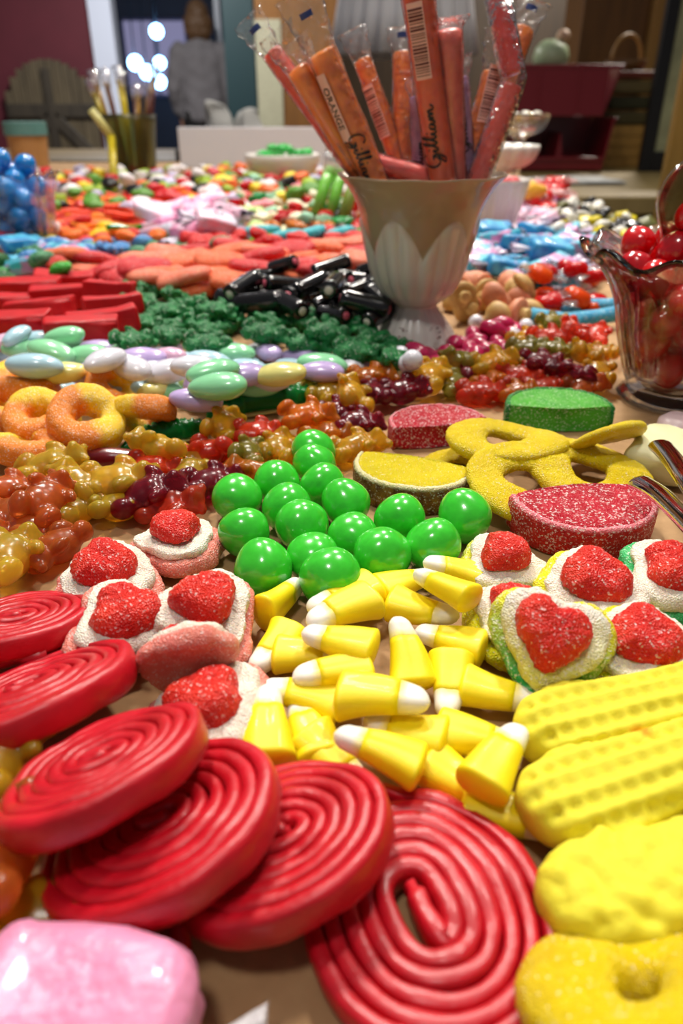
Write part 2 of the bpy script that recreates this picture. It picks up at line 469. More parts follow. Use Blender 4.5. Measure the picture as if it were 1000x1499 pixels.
def wheel_shape(turns=6.2, w=.36, h=.78, tail=.5, seed=0, ecc=.06, hairpin=.5, droop=0.0, mirror=False, core=.62):
    """a licorice rope wound into a disc, centre bent back on itself"""
    r = random.Random(seed); pts = []
    hp = hairpin
    for k in range(9): pts.append((hp * (.9 - 1.8 * k / 8), .02 * sin(k), 0))
    # small return turn, then outwards
    a0 = pi; n = int(turns * 56)
    r0 = hp * .95
    sp = []
    for k in range(n + 1):
        t = k / 56.0; a = a0 - 2 * pi * t
        rad = w * core + w * t * 1.0 + .02 * sin(a * 3 + seed) * min(t, 1)
        st = hp * .55 * math.exp(-t * .16)
        x = (rad + 0) * cos(a) + st * math.copysign(1, cos(a)) * min(1, abs(cos(a)) * 2.5); y = rad * sin(a)
        sp.append((x * (1 + ecc), y * (1 - ecc * .5), 0))
    a = sp[-1]; b = sp[-2]; d = Vector(a) - Vector(b); d.normalize()
    pts = pts[:-1] + sp
    out = Vector(a).normalized()
    for k in range(1, 9): pts.append(tuple(Vector(a) + d * tail * k / 8 + out * .25 * tail * (k / 8) ** 2))
    P_ = [Vector(p) for p in pts]
    for _ in range(3): P_ = [P_[0]] + [(P_[i - 1] + P_[i] * 2 + P_[i + 1]) / 4 for i in range(1, len(P_) - 1)] + [P_[-1]]
    m = len(P_); rings = []
    for j in range(m):
        t = (P_[min(j + 1, m - 1)] - P_[max(j - 1, 0)]).normalized(); s = Vector((t.y, -t.x, 0))
        rr = P_[j].length
        wob = .03 * sin(rr * 3 + j * .07 + seed) + .05 * noise.noise(Vector((P_[j].x * 1.1, P_[j].y * 1.1 + seed * 3, rr * 2)))
        zt = h * .5 - .05 * (rr / 2.6) ** 2
        ring = []
        for i in range(16):
            c, q = sup(2 * pi * (i + .5) / 16, 5.5)
            end = 1.0 if 1 < j < m - 2 else .7
            z = q * h * .5 * end
            # rounded top ridge, the ropes press into each other
            edge = max(0, min(1, (j - (m - 64)) / 20.0)) if c < 0 else 0
            if abs(q) > .5: z -= math.copysign(1, q) * (.085 + .12 * edge) * abs(c) ** 2.2
            ring.append(tuple(P_[j] + s * (c * w * .54 * end) + Vector((0, 0, z + h * .5 + wob - .10 * (rr / 2.4) ** 3 * .4))))
        rings.append(ring)
    V, Fc = skin_rings(rings)
    V = [[p[0], p[1], p[2] - droop * (p[0] ** 2 + p[1] ** 2) / 6.0] for p in V]
    if mirror: V = [[p[0], -p[1], p[2]] for p in V]; Fc = [f[::-1] for f in Fc]
    return one('licorice_coil', setz0(bumpy(bumpy((V, Fc), .07, .8, seed), .03, 2.4, seed)))

def peanut_shape(seed, rows=True):
    N, M = 90, 150; L = 6.2; rings = []
    def prof(u):                      # u 0..1 along the shell, two lobes and a waist
        x = -L / 2 + L * u
        e = 1 - abs(2 * u - 1) ** 6.5
        w = (1.02 + .12 * cos(4 * pi * u + pi)) * max(0, e) ** .42
        return x, max(w, .05)
    us = [.5 - .5 * cos(pi * (k + .4) / (M + .8)) for k in range(M)]
    for u in us:
        x, w = prof(u); ring = []
        for i in range(N):
            c, s = sup(2 * pi * i / N, 2.6); y = w * c
            hgt = .60 * min(1, w / .8) ** .7
            z = hgt * s + (.0 if s > 0 else 0)
            ring.append((x, y, z))
        rings.append(ring)
    m = skin_rings(rings)
    def dim(p, n):
        if n[2] < .12: return 0
        y, x = p[1], p[0]
        if rows:
            ph = -cos(y * 2 * pi / .46) ; q = cos(x * 2 * pi / .38 + (0 if int(round(y / .5)) % 2 else pi))
            row = round(y / .46); xo = x - (.21 if row % 2 else 0); dx = xo - round(xo / .42) * .42; dy = y - row * .46
            amt = .03 * ph - .09 * math.exp(-(dx * dx / .014 + dy * dy / .012))
        else:
            amt = .10 * noise.noise(Vector((x * 2.4 + 5, y * 3.1, seed))) - .10 * max(0, noise.noise(Vector((x * 3, y * 3, 9))))
        fade = min(1, max(0, (n[2] - .12) / .35)) * min(1, max(0, (L / 2 - abs(x)) / .25))
        return amt * fade * 1.25
    m = ridges(m, dim)
    return one('circus_peanut', setz0(bumpy(m, .12, .55, seed)))
PNUT = [peanut_shape(1), peanut_shape(2), peanut_shape(3, False)]

ALM = [one('jordan_almond', setz0(bumpy(loftx([(1.3 * -cos(pi * (k + .25) / 18.5), (.74 - .08 * cos(pi * k / 18.5)) * sin(pi * (k + .25) / 18.5) ** .9, .56 * sin(pi * (k + .25) / 18.5) ** .9, 0) for k in range(19)], 24), .08, .8, s))) for s in range(3)]

def croc_shape():
    N = 100; rings = []
    for k in range(N):
        u = k / (N - 1.0); x = -3.0 + 6.0 * u
        w = .12 + .62 * sin(pi * min(1, u * 1.05)) ** .8 + (.12 if .2 < u < .3 or .62 < u < .72 else 0)
        if u > .8: w = .12 + .42 * (1 - u) / .2 + .1
        hgt = .2 + .55 * sin(pi * u) ** .7
        if k in (0, N - 1): w, hgt = .05, .08
        ring = []
        for i in range(28):
            c, s = sup(2 * pi * i / 28, 2.3); y = w * c; z = hgt * (s + .4 if s > -.3 else .1)
            if s > .2: z += .16 * max(0, cos(x * 2 * pi / .42)) * max(0, cos(y * 2 * pi / .42)) * min(1, sin(pi * u) * 2)
            ring.append((x, y + .35 * sin(u * 5), max(z, .0)))
        rings.append(ring)
    top = skin_rings(rings)
    belly = skin_rings([[(p[0], p[1] * 1.0, min(p[2], .0) - .0 + (.0 if i % 2 else 0)) for i, p in enumerate(r)] for r in
                        [[(-2.7 + 5.4 * k / 39, (.1 + .72 * sin(pi * (k + .5) / 40) ** .8) * sup(2 * pi * i / 20, 2.4)[0] + .35 * sin((.3 + 5.4 * k / 39) / 6.0 * 5), .16 * sup(2 * pi * i / 20, 2.4)[1]) for i in range(20)] for k in range(40)]])
    belly = ([[p[0], p[1], p[2] + .0] for p in belly[0]], belly[1])
    rr = []
    for k in range(40):
        u = (k + .5) / 40; x = -2.75 + 5.5 * u; w = .1 + .74 * sin(pi * u) ** .8
        rr.append([(x, w * sup(2 * pi * i / 20, 2.4)[0] + .35 * sin((x + 3) / 6 * 5), .13 + .13 * sup(2 * pi * i / 20, 2.4)[1]) for i in range(20)])
    belly = skin_rings(rr)
    top = ([[p[0], p[1], p[2] + .2] for p in top[0]], top[1])
    return Shape([('scaly_back', top, None), ('pale_belly', belly, None)])
CROC = croc_shape()

def bar(L, w, h, seed=0, b=.12, amp=.06): return setz0(bumpy(box(L, w, h, b, 4), amp, 1.2, seed))
def subdiv(m, n=1):
    me = bpy.data.meshes.new('t'); me.from_pydata(m[0], [], m[1]); bm = bmesh.new(); bm.from_mesh(me)
    bmesh.ops.subdivide_edges(bm, edges=bm.edges[:], cuts=n, use_grid_fill=True)
    V = [list(v.co) for v in bm.verts]; Fc = [tuple(v.index for v in f.verts) for f in bm.faces]; bm.free(); bpy.data.meshes.remove(me); return V, Fc
REDBAR = [one('licorice_bar', setz0(bumpy(subdiv(box(4.6, 1.7, 1.5, .2, 3), 3), .2, .7, k))) for k in range(2)]
LENS = [one('sugared_slice', setz0(bumpy(loftx([(2.0 * -cos(pi * (k + .3) / 16.6), (1.15) * sin(pi * (k + .3) / 16.6) ** .6, .55 * sin(pi * (k + .3) / 16.6) ** .5, .12 * sin(pi * k / 16)) for k in range(17)], 26, 2.3), .14, 1.1, s))) for s in range(3)]
def cap_black(seed):
    shell = tube([(-1.55 + 3.1 * k / 10, .08 * sin(k * .4 + seed), 0) for k in range(11)], .48, 20)
    shell = loftx([(-1.5, .3, .3, 0), (-1.5, .44, .44, 0), (-1.42, .6, .58, 0)] + [(-1.4 + 2.8 * k / 8, .62, .6, 0) for k in range(9)] + [(1.42, .6, .58, 0), (1.5, .44, .44, 0), (1.5, .3, .3, 0)], 22)
    core = loftx([(-1.56, .1, .1, 0), (-1.54, .27, .27, 0), (1.54, .27, .27, 0), (1.56, .1, .1, 0)], 18)
    d = [((p[0], p[1], p[2] + .5)) for p in shell[0]]
    return Shape([('licorice_tube', (d, shell[1]), None), ('cream_filling', ([(p[0], p[1], p[2] + .5) for p in core[0]], core[1]), None)])
BLK = cap_black(0)
BEAN = [one('boston_bean', setz0(bumpy(sphere((.95, .62, .55), 20, 12), .1, 1, k))) for k in range(2)]
def mush(seed):
    cap = lathe([(.02, 1.15), (.35, 1.12), (.72, .9), (.86, .6), (.80, .42), (.5, .36), (.3, .38)][::-1], 24)
    stem = lathe([(.3, 0), (.36, .05), (.33, .3), (.36, .45), (.2, .5)], 20)
    rot = TRS(rot=(0, 0, 0)); return Shape([('mushroom_stem', stem, None), ('mushroom_cap', bumpy(cap, .08, 1, seed), None)])
MUSH = [mush(k) for k in range(2)]
def pillow(seed, a=1.6, b=1.0, h=1.0, fr=.22):
    m = bumpy(subdiv(box(a * 2, b * 2, h, .25, 3), 2), fr, 1.3, seed); return setz0(m)
def twist_end(sgn, x0, w, seed, L=1.3):
    rings = []; n = 28
    for k in range(9):
        u = k / 8.0; r = .12 + w * u ** 1.1; ring = []
        for i in range(n):
            a = 2 * pi * i / n; q = r * (1 + .28 * sin(a * 5 + seed + u * 2))
            ring.append((sgn * (x0 + L * u), q * cos(a), .22 * q * sin(a) + .08 * sin(a * 5 + seed)))
        rings.append(ring if sgn > 0 else ring[::-1])
    return skin_rings(rings, cap=False)
def taffy(seed, a=1.5, b=.95, h=1.1):
    body = pillow(seed, a, b, h)
    lift = lambda m: ([(p[0], p[1], p[2] + h * .5) for p in m[0]], m[1])
    return Shape([('taffy_body', body, None), ('wrapper_twist', lift(twist_end(1, a - .1, .7, seed)), None), ('wrapper_twist', lift(twist_end(-1, a - .1, .7, seed + 2)), None)])
TAF = [taffy(k) for k in range(3)]
def straw(L=5, r=.36, seed=0):
    return one('gummy_strip', setz0(tube([(-L / 2 + L * k / 14, .25 * sin(k * .5 + seed), .12 * sin(k * .8 + seed)) for k in range(15)], r, 12, flat=.7)))
STRIP = [straw(6 + k, .42, k) for k in range(3)]
STARF = one('star_gummy', setz0(puff(lambda t: ((1.0 + .38 * cos(5 * t)) * 1.2 * cos(t), (1.0 + .38 * cos(5 * t)) * 1.2 * sin(t)), rounded(.9, .1)[:-4] + [(.8, 1.0), (.4, 1.15), (.1, 1.2)], 60)))
def hardwrap(seed):
    body = lathe([(.05, 0), (.6, .02), (.85, .3), (.85, .6), (.6, .88), (.05, .9)], 24)
    lift = lambda m: ([(p[0], p[1], p[2] + .45) for p in m[0]], m[1])
    return Shape([('hard_candy', body, None), ('wrapper_twist', lift(twist_end(1, .75, .45, seed, .9)), None), ('wrapper_twist', lift(twist_end(-1, .75, .45, seed + 1, .9)), None)])
HARD = [hardwrap(k) for k in range(2)]
PEBBLE = [one('gummy_chunk', setz0(bumpy(sphere((1.0, .8, .55), 20, 12), .35, 1.0, k))) for k in range(3)]
CUBE = one('sugared_cube', setz0(bumpy(subdiv(box(1.6, 1.5, 1.3, .25, 3), 1), .12, 1.6, 2)))
# ---------------------------------------------------------------- colours
RED_LIC = (srgb(188, 8, 28))
def lic_mat():
    m, nt, b = mat_new('red_licorice'); v = coords(nt)
    setp(b, Roughness=.4, Coat_Weight=.2, Coat_Roughness=.25, Subsurface_Weight=.25, Subsurface_Radius=(.006, .002, .002), Subsurface_Scale=.5)
    nt.links.new(ramp(nt, nz(nt, v, 90, 4), [(.3, srgb(176, 4, 22)), (.7, srgb(205, 14, 36))]), b.inputs['Base Color'])
    bump(nt, b, nz(nt, v, 420, 4), .35, .0006); return m
LIC = lic_mat()
GREENG = glossy(srgb(60, 200, 50), .1, .2, .6, .10, 260)
YEL = plain(srgb(255, 226, 8), .5, .05, .35, var=.04, bs=.2, bsc=500, key='corn')
def corn_tip():
    m, nt, b = mat_new('candy_corn_tip'); v = coords(nt)
    setp(b, Roughness=.4, Coat_Weight=.1, Subsurface_Weight=.35, Subsurface_Radius=(.005, .005, .004), Subsurface_Scale=.5)
    x = nt.nodes.new('ShaderNodeSeparateXYZ'); nt.links.new(v, x.inputs[0])
    add = nt.nodes.new('ShaderNodeMath'); add.operation = 'MULTIPLY_ADD'; nt.links.new(nz(nt, v, 260, 2), add.inputs[0]); add.inputs[1].default_value = .004
    nt.links.new(x.outputs[0], add.inputs[2])
    mr = nt.nodes.new('ShaderNodeMapRange'); mr.inputs[1].default_value = .0052; mr.inputs[2].default_value = .0092; nt.links.new(add.outputs[0], mr.inputs[0])
    nt.links.new(ramp(nt, mr.outputs[0], [(0, srgb(255, 228, 14)), (1, srgb(244, 240, 226))]), b.inputs['Base Color']); return m
TIP = corn_tip()
AMB, ORG, BRN = gummy(srgb(255, 190, 40)), gummy(srgb(252, 138, 30)), gummy(srgb(222, 112, 44))
REDB, DRED, OLV = gummy(srgb(240, 76, 44)), gummy(srgb(140, 18, 44)), gummy(srgb(160, 152, 50))
LEMON = gummy(srgb(255, 206, 60))
PK, WH, RT = sugar(srgb(240, 128, 116), .3, 1300, vs=120, col2=srgb(246, 156, 136)), sugar(srgb(242, 226, 208), .3, 1300), sugar(srgb(216, 26, 22), .17, 1300, col2=srgb(240, 62, 36), vs=110)
GB, YB = sugar(srgb(40, 176, 96), .25, 1300, col2=srgb(90, 205, 130)), sugar(srgb(236, 228, 30), .25, 1300)
def mid2(c1, c2, k):                 # white layer whose sugar is tinted by the layer under it, as cast
    m, nt, b = mat_new('two_tone_sugared_layer'); v = coords(nt)
    setp(b, Roughness=.35, Subsurface_Weight=.3, Subsurface_Radius=(.005, .004, .003), Subsurface_Scale=.6)
    x = nt.nodes.new('ShaderNodeSeparateXYZ'); nt.links.new(v, x.inputs[0])
    a = nt.nodes.new('ShaderNodeMath'); a.operation = 'MULTIPLY_ADD'; nt.links.new(nz(nt, v, 150, 2), a.inputs[0]); a.inputs[1].default_value = .010; nt.links.new(x.outputs[k], a.inputs[2])
    mr = nt.nodes.new('ShaderNodeMapRange'); mr.inputs[1].default_value = -.004; mr.inputs[2].default_value = .012; nt.links.new(a.outputs[0], mr.inputs[0])
    sugar_nodes(nt, b, v, ramp(nt, mr.outputs[0], [(0, c1), (1, c2)]), .28, 1300, .7); return m
TWOB = mid2(srgb(232, 226, 30), srgb(50, 180, 100), 0)
TWOM = mid2(srgb(236, 232, 120), srgb(240, 234, 214), 1)
def peach():
    m, nt, b = mat_new('two_tone_sugared_ring'); v = coords(nt)
    setp(b, Roughness=.4, Subsurface_Weight=.35, Subsurface_Radius=(.005, .004, .002), Subsurface_Scale=.6)
    x = nt.nodes.new('ShaderNodeSeparateXYZ'); nt.links.new(v, x.inputs[0])
    a = nt.nodes.new('ShaderNodeMath'); a.operation = 'MULTIPLY_ADD'; nt.links.new(nz(nt, v, 140, 2), a.inputs[0]); a.inputs[1].default_value = .008; nt.links.new(x.outputs[0], a.inputs[2])
    mr = nt.nodes.new('ShaderNodeMapRange'); mr.inputs[1].default_value = .0025; mr.inputs[2].default_value = .006; nt.links.new(a.outputs[0], mr.inputs[0])
    sugar_nodes(nt, b, v, ramp(nt, mr.outputs[0], [(0, srgb(246, 140, 10)), (1, srgb(250, 205, 8))]), .16, 1500, .55); return m
PEACH = peach()
SOURY = sugar(srgb(226, 196, 0), .08, 1500, col2=srgb(238, 212, 10), sss=.15)
PNM = plain(srgb(228, 216, 58), .7, 0, .25, var=.05, vs=90, bs=.45, bsc=900, bd=.0004, spec=.25)

# ---------------------------------------------------------------- red licorice wheels
W6 = wheel_shape(5.44, .37, .72, .9, 0, .05, .62, mirror=True, core=1.02)
W5 = wheel_shape(6.0, .34, .85, .3, 2, .08, .25)
W4 = wheel_shape(6.2, .35, .85, .3, 5, .08, .25)
def wheel(sh, px, py, hc, nrm, spin, sc, label):
    n = Vector(nrm).normalized(); X = Vector((cos(R(spin)), sin(R(spin)), 0)); X = (X - n * X.dot(n)).normalized(); Y = n.cross(X)
    M = Matrix((X, Y, n)).transposed().to_4x4(); V, c = rel(sh, M, sc); V0 = V - c
    C = P(px, py, max(hc, -V0[:, 2].min())); stamp(V0 + np.array(C))
    return put_obj('licorice_coil', sh, LIC, C - Vector(c), M, sc, label=label, cat='licorice wheel', group='red licorice wheels in front')
wheel(W6, 616, 1318, .4, (-.06, .0, 1), 112, .93, 'red licorice wheel lying flat, rightmost, with a looped centre and two holes')
wheel(W5, 408, 1236, 1.15, (-.32, .10, 1), 10, .84, 'red licorice wheel leaning on the rightmost wheel, small dark hole in its centre')
wheel(W4, 238, 1212, 1.5, (-.36, .12, 1), 10, .86, 'red licorice wheel second from the leaning row, half covered by the wheel left of it')
wheel(W5, 146, 1128, 2.2, (-.36, .28, 1), 20, .80, 'red licorice wheel topmost of the leaning row, with a small oval centre dent')
wheel(W4, 42, 1022, 1.3, (-.30, .34, 1), 30, .93, 'red licorice wheel at the left edge below the smallest shiny one')
wheel(W5, 20, 915, .9, (-.10, .22, 1), 10, .80, 'glossy dark red licorice wheel farthest back at the left edge')
PIECE = one('licorice_piece', tube([(-1.1 + .22 * k, .05 * sin(k), .0) for k in range(11)], .36, 14, flat=.9))
put2('licorice_piece', PIECE, LIC, (-20, 968, .9), (62, 958, .9), flex=(.7, 1.6), label='short red licorice rope end lying in front of the glossy back wheel', cat='licorice')
put2('licorice_piece', PIECE, LIC, (263, 1376, .3), (262, 1335, .5), flex=(.5, 1), label='short red licorice rope stub sticking out below the tilted wheels', cat='licorice')

# ---------------------------------------------------------------- green gumballs
for i, (px, py, w, pos) in enumerate([(459, 660, 66, 'farthest back'), (462, 681, 64, 'second from the back, tucked under the farthest one'), (406, 706, 68, 'between the red gummy bears and the centre of the cluster'),
      (472, 711, 68, 'third from the back in the middle column'), (348, 728, 74, 'at the left edge, the rear one of two'), (420, 743, 74, 'oval, in the middle just behind the central one'), (508, 737, 74, 'touching the tip of the yellow fruit slice'),
      (442, 769, 78, 'at the very centre of the cluster'), (357, 780, 76, 'at the left edge beside a pink layered gummy'), (518, 785, 76, 'right of the central one'), (585, 760, 76, 'below the brown rind of the yellow fruit slice'),
      (682, 757, 82, 'farthest right, set apart, with a round dimple'), (559, 813, 84, 'at the front right of the centre, behind the candy corn'), (633, 799, 84, 'between the candy corn and the farthest right gumball'), (459, 816, 80, 'behind the frontmost one'),
      (484, 847, 94, 'frontmost, touching the candy corn'), (386, 833, 88, 'flattened, touching the pink layered gummies')]):
    s = F / (Vector(P(px, py, .85)) - Vector((0, 0, HC))).dot(Vector((0, cos(TH), -sin(TH))))
    put('gumball', GUM[i % 5], GREENG, px, py, 0.0, i * 67, ((i * 37) % 60, (i * 53) % 90), w / s / 1.76, label='bright green gumball ' + pos, cat='gumball', group='green gumballs')

# ---------------------------------------------------------------- candy corn: tip pixel, base pixel
def corn(i, A, B, lab, roll=0, k=None):
    put2('candy_corn', CORN[i % 5], [YEL, TIP], A, B, roll, label='yellow candy corn ' + lab, cat='candy corn', group='yellow and white candy corn')
corn(0, (428, 862, .62), (396, 890, .62), 'seen end on, square yellow base, beside the pink gummies', 90)
corn(1, (450, 893, .9), (550, 858, .8), 'against the frontmost green gumball, tip pointing left')
corn(2, (448, 912, 1.35), (548, 876, 1.3), 'lying on top at the back left, mostly yellow, tip left')
corn(3, (622, 845, .6), (566, 862, .6), 'mostly hidden at the back, only its yellow base showing')
corn(4, (606, 838, 1.5), (695, 878, 1.5), 'topmost at the back right, white tip pointing left', 20)
corn(0, (640, 828, 1.0), (690, 842, .7), 'hidden behind the topmost back right one, white tip just showing')
corn(2, (672, 905, .8), (568, 880, .8), 'at the back right with its white tip pointing right')
corn(3, (441, 928, 1.25), (552, 952, 1.2), 'second row, tip left, long yellow body over its neighbours')
corn(4, (500, 962, .6), (408, 958, .6), 'lying left of centre with its square base facing left')
corn(0, (430, 992, 1.1), (542, 978, 1.0), 'slim, crosswise left of centre, pale tip left')
corn(1, (372, 978, .5), (424, 922, .5), 'leftmost behind, white tip down beside the pink gummies')
corn(2, (588, 925, 1.3), (600, 985, .8), 'in the middle, white tip pointing away, rounded yellow base front', 10)
corn(3, (624, 930, .6), (694, 946, .6), 'right of the middle, base facing right, white tip hidden')
corn(4, (655, 1036, .5), (660, 970, .7), 'standing out right of centre with its white tip pointing down')
corn(0, (772, 1022, .6), (692, 1005, .6), 'at the right beside the yellow circus peanut, ribbed yellow body')
corn(1, (630, 1030, 1.4), (492, 1016, 1.3), 'long one on top in the middle with a white tip pointing right')
corn(2, (395, 1008, .9), (484, 1030, .6), 'behind the left front one, white tip pointing left')
corn(3, (392, 1010, 1.3), (392, 1110, .9), 'at the left front, white tip up, beside the pink gummy')
corn(4, (440, 1040, .6), (465, 1096, .5), 'between the left front one and the white tipped front one')
corn(0, (530, 1150, .4), (455, 1078, .6), 'pointing down at the licorice wheels, tip pinkish white')
corn(1, (548, 1058, .7), (640, 1080, .7), 'under the long middle one, yellow, tip left')
corn(2, (492, 1072, 1.5), (618, 1126, 1.1), 'frontmost, large bright white tip pointing upper left', 15)
corn(3, (735, 1088, .6), (665, 1075, .6), 'right front, behind the one with the round base')
corn(4, (752, 1078, 1.3), (712, 1140, 1.2), 'right front on top, round yellow base facing the viewer')
corn(0, (725, 1168, .4), (640, 1122, .5), 'under the right front one, beside the rightmost licorice wheel')
corn(1, (770, 1205, .4), (722, 1190, .4), 'mostly hidden between the rightmost wheel and a circus peanut')

# ---------------------------------------------------------------- layered sugared gummies
def lay(name, sh, mats, px, py, z0, yaw, tilt, sc, label, group):
    return put(name, sh, mats, px, py, z0, yaw, tilt, sc, label=label, cat='layered gummy', group=group)
PG = 'pink and white layered gummies with red tops'
lay('layered_gummy', LAY[0], [PK, WH, RT], 258, 790, 0, 200, (8, 0), 1.06, 'pink and white layered gummy with red top, farthest back, beside the green gumballs', PG)
lay('layered_gummy', LAY[1], [PK, WH, RT], 158, 836, 0, 10, (12, 0), 1.05, 'pink and white layered gummy with red top, on bare paper at the back left', PG)
lay('layered_gummy', LAY[3], [PK, WH, RT], 176, 902, .15, 35, (16, 6), 1.06, 'pink and white layered gummy with red top, just behind the glossy licorice wheel', PG)
lay('layered_gummy', LAY[0], [PK, WH, RT], 305, 888, .2, -28, (10, 12), 1.12, 'pink and white layered gummy with red top, its red top facing the yellow corn', PG)
lay('layered_gummy', LAY[1], [PK, WH, RT], 276, 952, .2, 12, (-72, 0), .80, 'layered gummy tipped on its side showing the pink base and white rim', PG)
lay('layered_gummy', LAY[3], [PK, WH, RT], 308, 1028, 0, -30, (10, -8), 1.06, 'pink and white layered gummy with deep red top, frontmost, behind the tilted wheels', PG)
WG = 'green and yellow layered gummies with red hearts'
lay('layered_gummy', LAY[0], [TWOB, WH, RT], 737, 818, 0, 10, (12, 0), 1.0, 'layered gummy, half yellow half green base, beside the farthest right gumball', WG)
lay('layered_gummy', LAY[1], [YB, WH, RT], 870, 855, 0, -4, (14, 4), 1.12, 'layered gummy with yellow base and pointed red top, in front of the red slice', WG)
lay('layered_gummy', LAY[3], [GB, WH, RT], 978, 838, 0, 20, (12, 0), 1.12, 'layered gummy with green base at the right edge under the glass tongs', WG)
lay('layered_gummy', LAY[0], [YB, TWOM, RT], 752, 898, 0, 30, (10, 0), 1.0, 'layered gummy with yellow base, tucked behind the upright red heart one', WG)
lay('layered_gummy', LAY[1], [YB, WH, RT], 944, 942, 0, -12, (14, 0), 1.06, 'layered gummy with yellow base right behind the rear circus peanut', WG)
lay('layered_gummy', LAY[2], [mid2(srgb(40, 176, 96), srgb(232, 226, 30), 1), TWOM, RT], 806, 945, .2, -18, (38, 8), 1.08, 'layered gummy leaning up with a big red heart and green lower edge', WG)

# ---------------------------------------------------------------- circus peanuts
def spotted(cx, cy, cz, r):
    m, nt, b = mat_new('marshmallow_with_orange_spot'); v = coords(nt); setp(b, Roughness=.7, Subsurface_Weight=.25, Subsurface_Radius=(.006, .004, .003), Subsurface_Scale=.5, Specular_IOR_Level=.25)
    d = nt.nodes.new('ShaderNodeVectorMath'); d.operation = 'DISTANCE'; nt.links.new(v, d.inputs[0]); d.inputs[1].default_value = (cx * S, cy * S, cz * S)
    a = nt.nodes.new('ShaderNodeMath'); a.operation = 'MULTIPLY_ADD'; nt.links.new(nz(nt, v, 500, 2), a.inputs[0]); a.inputs[1].default_value = .002; nt.links.new(d.outputs['Value'], a.inputs[2])
    mr = nt.nodes.new('ShaderNodeMapRange'); mr.inputs[1].default_value = r * S * .6 + .001; mr.inputs[2].default_value = r * S + .0014; nt.links.new(a.outputs[0], mr.inputs[0])
    nt.links.new(mix(nt, mr.outputs[0], srgb(240, 150, 20), srgb(228, 216, 58)), b.inputs['Base Color']); bump(nt, b, nz(nt, v, 900, 3), .45, .0004); return m
PNS = spotted(.1, .70, 1.05, .24)
def pnut(k, A, B, roll, lab):
    put2('circus_peanut', PNUT[k], PNS if k == 1 else PNM, A, B, roll, fit=False, label='yellow circus peanut marshmallow ' + lab, cat='marshmallow candy', group='yellow circus peanuts')
pnut(0, (1080, 1005, .9), (790, 1076, .9), 0, 'farthest back, right behind the one with an orange spot')
pnut(1, (1120, 1080, 1.0), (786, 1190, .9), 0, 'in the middle of three, ribbed, with a small orange spot')
pnut(2, (1180, 1225, .9), (846, 1326, .9), 0, 'nearest of three, smooth crumpled top, behind the sugared ring')

# ---------------------------------------------------------------- fruit slices and rings
def fslice(px, py, z0, yaw, tilt, sc, flesh, rind, lab):
    put('fruit_slice', SLICE, [flesh, rind], px, py, z0, yaw, tilt, sc, label=lab, cat='candy fruit slice', group='large sugared fruit slices')
RF, RR = sugar(srgb(174, 8, 32), .42, 1100, col2=srgb(200, 24, 50)), rindm(srgb(190, 8, 14), srgb(216, 34, 16), srgb(236, 130, 140), .0106, .5)
fslice(632, 622, 0, 197, (0, 0), .92, RF, RR, 'large red sugared fruit slice lying behind the yellow rings, cut edge facing front')
fslice(812, 598, 0, 178, (0, 0), 1.02, sugar(srgb(64, 168, 40), .3, 1300, col2=srgb(90, 190, 50)), sugar(srgb(24, 130, 50), .3, 1300), 'large green sugared fruit slice behind the yellow rings beside the red gumball glass')
fslice(597, 708, 0, -22, (0, 0), .98, sugar(srgb(222, 200, 6), .08, 1500, col2=srgb(236, 214, 20)), rindm(srgb(104, 56, 14), srgb(160, 108, 36), srgb(240, 226, 170), .0104), 'large yellow sugared fruit slice with white rim and brown rind behind green gumballs')
fslice(862, 762, 0, 8, (4, 0), 1.05, RF, RR, 'large red sugared fruit slice in front of the yellow rings, curved rind facing front')
def ring(k, px, py, z0, yaw, tilt, sc, lab, **kw):
    put('sour_ring', RINGS[k], SOURY, px, py, z0, yaw, tilt, sc, label=lab, cat='gummy ring', group='yellow sour sugared rings', **kw)
ring(0, 768, 708, 0, 20, (20, 4), 1.05, 'yellow sugared ring frontmost of its pile, brown paper showing through its hole')
ring(1, 860, 690, .25, -25, (6, 10), 1.08, 'yellow sugared ring at the right of the pile with a slit hole')
ring(2, 668, 684, .0, 60, (4, 0), .72, 'small yellow sugared ring between the yellow slice and the pile of rings')
ring(3, 742, 645, .95, 5, (-2, 3), .98, 'yellow sugared ring lying on top of the pile behind the yellow slice')
ring(0, 884, 640, .5, 40, (-34, 10), .82, 'yellow sugared ring tilted up at the back right of the pile')
RINGS.append(RINGF); ring(4, 946, 1462, 0, 15, (-36, 0), .95, 'pale yellow sugared ring at the bottom right corner, nearest of all rings')
# ---------------------------------------------------------------- peach rings
def pring(k, px, py, z0, yaw, tilt, sc, lab):
    put('peach_ring', PRING[k], PEACH, px, py, z0, yaw, tilt, sc, label=lab, cat='gummy ring', group='orange and yellow peach rings')
pring(0, 128, 616, .35, 35, (32, 0), 1.05, 'orange and yellow peach ring tilted towards the viewer, showing its whole hole')
pring(1, 62, 612, .3, 80, (8, -14), 1.05, 'peach ring lying orange side up, left of the tilted ring')
pring(2, 36, 562, .3, 100, (14, 0), 1.1, 'thick peach ring mostly yellow, at the left edge in front of the almonds')
pring(1, 166, 568, .0, 60, (50, 8), .88, 'peach ring standing on edge, orange front, against the almonds')
pring(2, 212, 606, 0, 180, (48, 6), .88, 'peach ring on its side, orange face front, behind the right green crocodile')
pring(0, 40, 655, 0, 150, (10, 0), 1.0, 'peach ring at the left front, yellow edge, touching the amber bears')
pring(1, 2, 600, 0, 30, (10, 0), 1.0, 'peach ring cut by the left edge of the picture')

